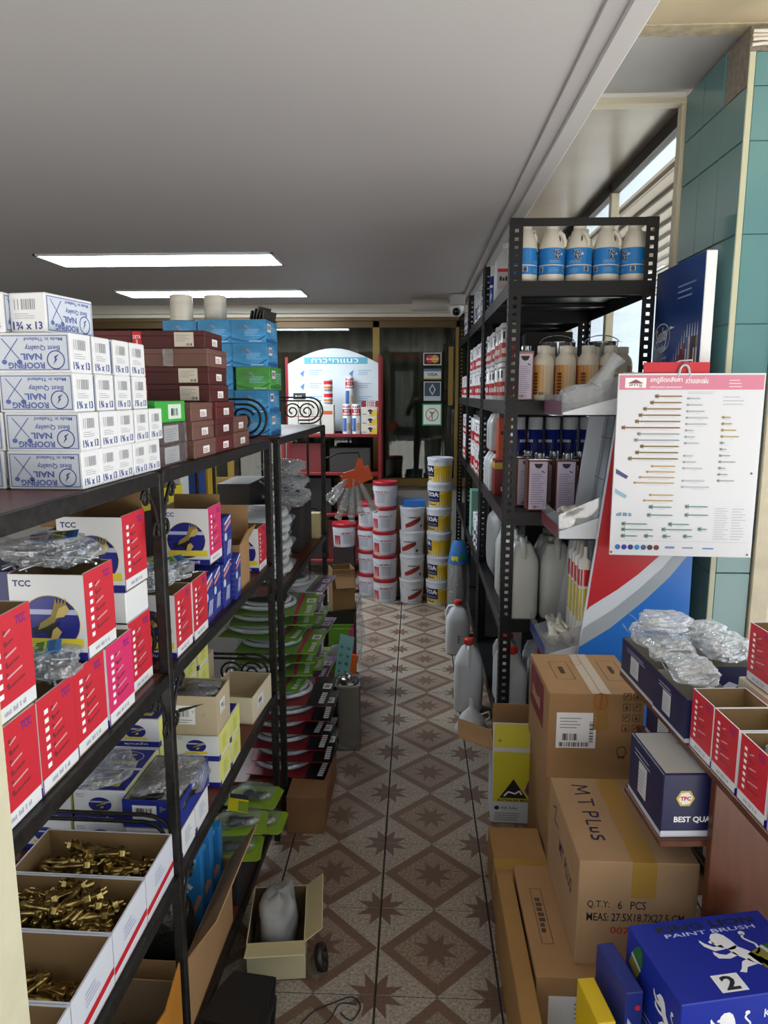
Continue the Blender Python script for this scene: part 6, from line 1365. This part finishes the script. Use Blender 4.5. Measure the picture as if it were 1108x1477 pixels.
plain_box('brown carton with dark red side, lowest of the marker lettered stack', (.478, 1.668, .0005), .375, .395, .2105, KR, .0, dec=[('front', db), ('left', dbl), ('top', dbt)])
plain_box('brown carton with a band of tape by the yellow open box', (.3275, 2.006, .0005), .16, .27, .15, M('#a07846', .8, var=.06, scale=7), .0, dec=[('top', Dec().rect(0, .06, .16, .11, TP)), ('left', Dec().rect(.16, .08, .21, .15, TP))])
t = plain_box('narrow brown carton standing along the aisle by the stack', (.262, 1.56, .0005), .045, .56, .20, M('#9a7440', .85, var=.06, scale=7), .0)
# open yellow and white carton with emblem
t = thing('open_carton', 'open yellow and white carton with black triangle emblem', 'box', (.366, 2.475, .0005), -.04); X, Y, Z = .155, .16, .285; YW = M('#c9cdd4', .45)
m = MB(); open_box(m, X, Y, Z, YW, CARDIN); m.build('carton', t)
m = MB(); d = Dec(); yy = M('#cfc83a', .4); d.rect(.005, .085, X - .002, Z - .006, yy); d.poly([(.028, .10), (.078, .175), (.128, .10)], INK, 1); d.path([(.045, .108), (.06, .125), (.085, .118), (.1, .13), (.108, .115)], .006, WHITE, 2); d.text('AUSTRALIAN MADE', .02, .086, .12, .011, INK, 1, 0, .03); d.ell(.02, .06, .009, .008, INK, 0, 12); d.text('H.B. Fuller', .036, .056, .06, .01, INK); d.lines(.012, .012, .12, .034, 4, M('#7a7a88', .5), 0, .35); d.poly([(.118, .13), (.14, .10), (.15, .14), (.13, .17)], M('#8a3a7a', .5), 3); m.stamp(d, (-X / 2, -Y / 2, 0), (1, 0, 0), (0, 0, 1)); m.build('print', t)
m = MB(); m.box(-X / 2, X / 2 - .02, -.0015, .0015, 0, .10, YW, T=T3((0, -Y / 2 + .0015, Z), rx=-.12)); d = Dec(); d.rect(.005, .01, X - .024, .096, yy); d.line(.018, .035, .034, .035, .002, INK, 1); d.line(.026, .027, .026, .043, .002, INK, 1); m.stamp(d, (-X / 2, -.0016, 0), (1, 0, 0), (0, 0, 1), T=T3((0, -Y / 2 + .0015, Z), rx=-.12)); m.build('flap', t)
board_flap(t, -.078, .078, -.0765, Z, .13, -1.25, CARD, 'y'); board_flap(t, -.07, .07, .0785, Z, .12, .2, CARD)
m = MB(); pillow(m, .10, .10, .22, film('sheet_film', haze=.10, gloss=.16), 81, 14, 10, .25); o = m.build('crumpled_film', loc=(.37, 2.48, .005)); tag(o, 'crumpled clear film inside the yellow and white carton', 'plastic film')
# ================================================================ COUNTER
WD = M('#5a2f18', .4, var=.2, scale=9, stretch=(6, 1, 1)); CA = math.radians(3.5)
t = thing('wooden_counter', 'brown wooden counter with open shelves beside the teal pillar', 'counter', (.655, 1.22, 0), CA)
def cb(n, *q): m = MB(); m.box(*q, WD, .002); m.build(n, t)
cb('counter_top', 0, .55, -.10, .80, .731, .7495); cb('shelf', -.092, .52, .246, .475, .556, .572); cb('shelf', .06, .52, .477, .80, .556, .572); cb('shelf', .07, .52, .246, .80, .385, .40); cb('end_panel', 0.01, .53, .222, .244, .0005, .7305); cb('end_panel', .12, .53, .802, .82, .0005, .7305)
def CT(x, y, z): return (.655 + x * math.cos(CA) - y * math.sin(CA), 1.22 + x * math.sin(CA) + y * math.cos(CA), z)
# mirrored bolt boxes: their red side faces the aisle
gc_ = 'red bolt boxes on the counter'
for k, (y, lab) in enumerate(((-.035, 'open red bolt box on the counter corner, clear bag inside'), (.075, 'open red bolt box on the counter, between two others'), (.185, 'torn edged red bolt box on the counter beside the navy cartons'))):
    tccR.put(CT(.062, y, .7505), CA, lab, gc_)
tccR.put(CT(.062, .29, .7505), CA, 'red bolt box on the counter, touching the navy carton', gc_); tccR.put(CT(.22, .36, .7505 + .132), CA, 'red bolt box raised high at the inner side of the counter', gc_)
plain_box('pale open carton carrying the raised red bolt box', CT(.22, .36, .7505), .14, .13, .131, M('#c9bfa6', .8), CA)
bag('clear bag with green and blue tag inside the counter bolt box', CT(.062, -.035, .754), .085, .066, .155, 91, .3, n=20, gp_='bags on the counter', lump=.05); bag('clear bag with paper label in the middle counter bolt box', CT(.062, .075, .754), .085, .066, .14, 92, .1, n=16, gp_='bags on the counter', lump=.05)
NVY = M('#191c48', .4)
def navy(label, loc, X, Y, Z, rz=CA, open_=False, tpc=True, group='navy printed cartons'):
    d = Dec(); c = (X * .27, Z * .62); 
    if tpc:
        d.poly([(c[0] + .021 * math.cos(PI / 3 * i), c[1] + .021 * math.sin(PI / 3 * i)) for i in range(6)], M('#c8b02a', .4)); d.poly([(c[0] + .016 * math.cos(PI / 3 * i + .2), c[1] + .016 * math.sin(PI / 3 * i + .2)) for i in range(6)], WHITE, 1); d.text('TPC', c[0] - .012, c[1] - .005, .024, .010, RED, 2, 0, .05); d.text('BEST QUALITY', X * .15, Z * .22, X * .62, Z * .11, WHITE, 0, 0, .03)
    else: d.poly([(X * .3, Z * .4), (X * .5, Z * .6), (X * .7, Z * .5), (X * .55, Z * .35)], M('#b8bccc', .4))
    d.rect(0, 0, X, Z * .1, M('#c4c8d4', .4)); l = Dec(); l.rect(Y * .3, Z * .2, Y * .55, Z * .72, M('#c9c9cc', .5)); l.lines(Y * .32, Z * .25, Y * .2, Z * .4, 6, GREY, 1, .3); l.lines(Y * .15, Z * .75, Y * .6, Z * .15, 2, M('#a8aac0', .5), 0, .3); l.rect(0, 0, Y, Z * .08, M('#c4c8d4', .4))
    tp_ = Dec(); tp_.rect(.006, .006, X - .006, Y - .006, M('#b4b4b0', .5)); tp_.ell(X * .5, Y * .7, .01, .008, M('#a8a060', .5), 1)
    dec = [('front', d), ('left', l)] + ([] if open_ else [('top', tp_)])
    return plain_box(label, loc, X, Y, Z, NVY, rz, dec=dec, open_=open_, name='navy_carton', inn=M('#b8b0a0', .8), group=group)
navy('navy carton with yellow hexagon mark on the upper counter shelf', CT(.008, .36, .5725), .19, .20, .150); navy('navy carton behind the hexagon marked one on the upper shelf', CT(.17, .63, .5725), .19, .28, .150)
navy('navy carton with pale label on the lower counter shelf', CT(.18, .36, .4005), .19, .20, .148); navy('navy carton at the rear of the lower counter shelf', CT(.22, .63, .4005), .19, .28, .148)
navy('open navy carton of bags on the counter beside the torn red box', CT(.055, .445, .7505), .12, .19, .105, open_=True, tpc=True); navy('open navy carton heaped with clear bags at the counter end', CT(.065, .67, .7505), .13, .24, .10, open_=True, tpc=False); navy('plain navy carton behind the heaped one at counter end', CT(.20, .67, .7505), .13, .22, .10, open_=True, tpc=False)
for k, (x, y, z, X, Y, Z) in enumerate(((.06, .72, .8515, .13, .11, .07), (.06, .605, .8515, .13, .11, .065), (.205, .61, .8515, .13, .11, .075), (.365, .62, .7505, .13, .16, .12), (.06, .655, .92, .14, .11, .05), (.205, .725, .8515, .13, .11, .07), (.055, .46, .8565, .12, .15, .055))):
    bag('bright crumpled clear bag in the heap on the counter' if k not in (0, 3) else ('clear bag with blue and green print at the heap on counter' if k == 0 else 'clear bag with yellow green tag beside the raised red box'), CT(x, y, z), X, Y, Z, 100 + k, .1 * (k % 3 - 1), card=k in (0, 3), n=0, gp_='bags heaped on the counter', filmm=film('crisp_film', haze=.34, gloss=.32, scale=45), lump=.10)
# ---------------------------------------------------------------- blue brush cartons by the counter
BB = M('#1c2f9a', .38)
def lion(d, ox, oy, s_, m=WHITE, l=1):
    P_ = lambda q: [(ox + a * s_, oy + b * s_) for a, b in q]
    d.poly(P_([(.30, .62), (.24, .72), (.27, .86), (.36, .95), (.50, .96), (.60, .88), (.66, .74), (.70, .58), (.62, .52), (.50, .50), (.42, .56)]), m, l)          # mane and head
    d.poly(P_([(.24, .80), (.18, .76), (.20, .71), (.30, .70)]), m, l)
    d.poly(P_([(.46, .54), (.66, .60), (.84, .44), (.98, .22), (.88, .06), (.74, .16), (.60, .30), (.50, .40)]), m, l)       # body
    d.poly(P_([(.40, .66), (.22, .62), (.08, .74), (.02, .84), (.0, .78), (.03, .66), (.18, .52), (.42, .54)]), m, l)    # raised paw
    d.poly(P_([(.52, .46), (.34, .40), (.22, .44), (.12, .52), (.10, .44), (.14, .34), (.36, .30), (.58, .36)]), m, l)
    d.poly(P_([(.72, .26), (.54, .20), (.42, .04), (.34, -.02), (.46, -.06), (.56, .06), (.80, .10)]), m, l)
    d.poly(P_([(.90, .20), (.98, -.02), (.90, -.12), (1.04, -.12), (1.08, .10), (.98, .28)]), m, l)
    d.path(P_([(.96, .34), (1.08, .42), (1.10, .58), (1.02, .66), (.94, .76), (1.0, .86)]), .05 * s_, m, l); d.ell(ox + 1.0 * s_, oy + .88 * s_, .07 * s_, .06 * s_, m, l, 10)
def brush(d, ox, oy, s_, a=.5):
    c, n = math.cos(a), math.sin(a); Q = lambda q: [(ox + (x * c - y * n) * s_, oy + (x * n + y * c) * s_) for x, y in q]
    d.poly(Q([(0, -.3), (.5, -.3), (.5, .3), (0, .3)]), M('#8a8430', .5), 1); d.poly(Q([(.5, -.32), (.62, -.32), (.62, .32), (.5, .32)]), M('#c8ccd0', .3), 2); d.poly(Q([(.62, -.3), (.9, -.28), (1.3, -.1), (1.3, .1), (.9, .28), (.62, .3)]), M('#2f6a34', .45), 1)
X, Y, Z = .30, .20, .20
dt = Dec(); dt.text('KING LION', .05, Y - .032, .22, .018, INK, 0, 0, .03); dt.text('PAINT BRUSH', .06, Y - .047, .20, .010, M('#c8d0ee', .5)); lion(dt, .12, .055, .10); brush(dt, .205, .07, .075, .35); dt.rect(.09, .012, .145, .052, WHITE, 2); dt.text('2', .103, .016, .03, .032, INK, 3, 0, .03)
dfr = Dec(); lion(dfr, .06, .10, .075); brush(dfr, .15, .09, .08, .3); dfr.text('KING LION', .17, .15, .11, .018, WHITE)
dlf = Dec(); lion(dlf, .11, .10, .065, WHITE); brush(dlf, .03, .12, .06, 1.2); dlf.lines(.02, .03, .14, .05, 4, M('#8f98c8', .5), 0, .3)
RB = .20
plain_box('blue paint brush carton with white lion and number two', (.618, 1.278, .2525), X, Y, Z, BB, RB, dec=[('top', dt), ('front', dfr), ('left', dlf)], name='brush_carton')
plain_box('blue paint brush carton beneath the one with the number two', (.616, 1.278, .0005), X, Y, .2515, BB, RB, dec=[('left', dlf), ('front', dfr)], name='brush_carton')
plain_box('narrow blue carton with red dot leaning by the brush cartons', (.424, 1.30, .0005), .036, .13, .395, M('#20307e', .4), .2, dec=[('front', Dec().ell(.025, .36, .006, .006, RED).poly([(.0, .2), (.02, .22), (.03, .3), (.005, .34)], M('#b8c4d8', .4)))], name='brush_carton')
plain_box('bright yellow carton edge beside the narrow blue carton', (.372, 1.27, .0005), .036, .11, .345, M('#d8b81c', .4), .15, dec=[('front', Dec().frame(.012, .30, .036, .335, .002, INK))])
# ================================================================ the photographer, standing behind the lens, mirrored in the back glass
def skin_body(name, nodes, edges, mat, parent, sub=2):
    me = bpy.data.meshes.new(name); me.from_pydata([n[0] for n in nodes], edges, []); me.update()
    o = bpy.data.objects.new(name, me); COL.objects.link(o); o.parent = parent
    sk = o.modifiers.new('skin', 'SKIN'); sk.use_smooth_shade = True
    for v, n in zip(me.skin_vertices[0].data, nodes): v.radius = n[1]
    me.skin_vertices[0].data[0].use_root = True
    sb = o.modifiers.new('sub', 'SUBSURF'); sb.levels = sub; sb.render_levels = sub
    me.materials.append(mat); return o
pt_ = thing('person', 'person in dark clothes holding up a phone, mirrored in the back glass', 'person', (.13, -.42, 0), 0)
N = [((0, 0, .93), (.15, .11)), ((0, 0, 1.12), (.14, .10)), ((0, 0, 1.32), (.17, .11)), ((0, 0, 1.43), (.11, .08)), ((0, .01, 1.50), (.05, .05)), ((0, .02, 1.57), (.07, .085)), ((0, .02, 1.66), (.075, .095)), ((0, .02, 1.74), (.05, .06)),
     ((.09, 0, .86), (.085, .085)), ((.11, .01, .48), (.058, .062)), ((.12, -.02, .09), (.04, .045)), ((.125, .08, .035), (.035, .03)), ((.13, .15, .025), (.03, .022)),
     ((-.09, 0, .86), (.085, .085)), ((-.11, .01, .48), (.058, .062)), ((-.12, -.02, .09), (.04, .045)), ((-.125, .08, .035), (.035, .03)), ((-.13, .15, .025), (.03, .022)),
     ((.19, 0, 1.40), (.062, .06)), ((.25, .02, 1.15), (.046, .046)), ((.06, .24, 1.36), (.034, .034)), ((-.06, .345, 1.47), (.026, .028)),
     ((-.19, 0, 1.40), (.062, .06)), ((-.29, .04, 1.16), (.046, .046)), ((-.22, .26, 1.36), (.034, .034)), ((-.19, .345, 1.47), (.026, .028))]
E_ = [(0, 1), (1, 2), (2, 3), (3, 4), (4, 5), (5, 6), (6, 7), (0, 8), (8, 9), (9, 10), (10, 11), (11, 12), (0, 13), (13, 14), (14, 15), (15, 16), (16, 17), (3, 18), (18, 19), (19, 20), (20, 21), (3, 22), (22, 23), (23, 24), (24, 25)]
for sx, base in ((1, 21), (-1, 25)):          # five fingers closing on the phone's edges
    bx_, by_, bz_ = N[base][0]
    for k in range(5):
        i0 = len(N); zk = bz_ + (.035 - .019 * k if k < 4 else -.03)
        N.append(((bx_ - sx * .0, by_ + .02, zk), (.010, .010))); N.append(((bx_ - sx * .012, by_ + .045, zk + .004), (.008, .008))); N.append(((bx_ - sx * .030, by_ + (.052 if k < 4 else .012), zk + .008), (.007, .007)))
        E_ += [(base, i0), (i0, i0 + 1), (i0 + 1, i0 + 2)]
bm_ = bpy.data.materials.new('body_cloth_and_skin'); bm_.use_nodes = True; nt = bm_.node_tree; b_ = nt.nodes['Principled BSDF']
tc_ = nt.nodes.new('ShaderNodeTexCoord'); sp_ = nt.nodes.new('ShaderNodeSeparateXYZ'); nt.links.new(tc_.outputs['Object'], sp_.inputs[0])
rp_ = nt.nodes.new('ShaderNodeValToRGB'); rp_.color_ramp.interpolation = 'CONSTANT'; mr_ = nt.nodes.new('ShaderNodeMath'); mr_.operation = 'DIVIDE'; mr_.inputs[1].default_value = 2.0
e_ = rp_.color_ramp.elements; e_[0].position = 0; e_[0].color = (*hexc('#1a1512'), 1); e_[1].position = .05; e_[1].color = (*hexc('#20242c'), 1)
x_ = e_.new(.47); x_.color = (*hexc('#2c3330'), 1); x_ = e_.new(.735); x_.color = (*hexc('#8a6248'), 1)
nt.links.new(sp_.outputs[2], mr_.inputs[0]); nt.links.new(mr_.outputs[0], rp_.inputs[0]); nt.links.new(rp_.outputs[0], b_.inputs['Base Color']); b_.inputs['Roughness'].default_value = .8
skin_body('body', N, E_, bm_, pt_)
m = MB(); m.lathe([(.0, .12), (.055, .105), (.083, .06), (.086, .0), (.07, -.05)], M('#14110f', .7), 16, T=T3((0, .0, 1.675)), ey=1.15, caps=False); m.build('hair', pt_)
hd_m = MB(); hd_m.lathe([(0, -.012), (.009, -.006), (.012, .006), (.006, .02), (0, .03)], M('#8a6248', .6), 8, T=T3((0, .115, 1.62))); hd_m.build('nose', pt_)
for sx in (-1, 1):
    m = MB(); m.lathe([(0, -.006), (.009, 0), (0, .006)], M('#120e0c', .3), 8, T=T3((sx * .032, .108, 1.655), rx=PI / 2)); m.build('eye', pt_)
    m = MB(); m.lathe([(0, -.03), (.014, 0), (0, .03)], M('#8a6248', .6), 8, T=T3((sx * .088, .01, 1.645)), ex=.5); m.build('ear', pt_)
m = MB(); m.box(-.022, .022, .106, .112, 1.577, 1.583, M('#6a3a34', .6), .002); m.build('mouth', pt_)
m = MB(); m.box(-.066, .066, -.0035, .0035, -.04, .04, M('#15161a', .3), .003); o = m.build('phone', loc=(.003, -.026, 1.545)); tag(o, 'dark phone held up by the photographer, mirrored in the back glass', 'phone')
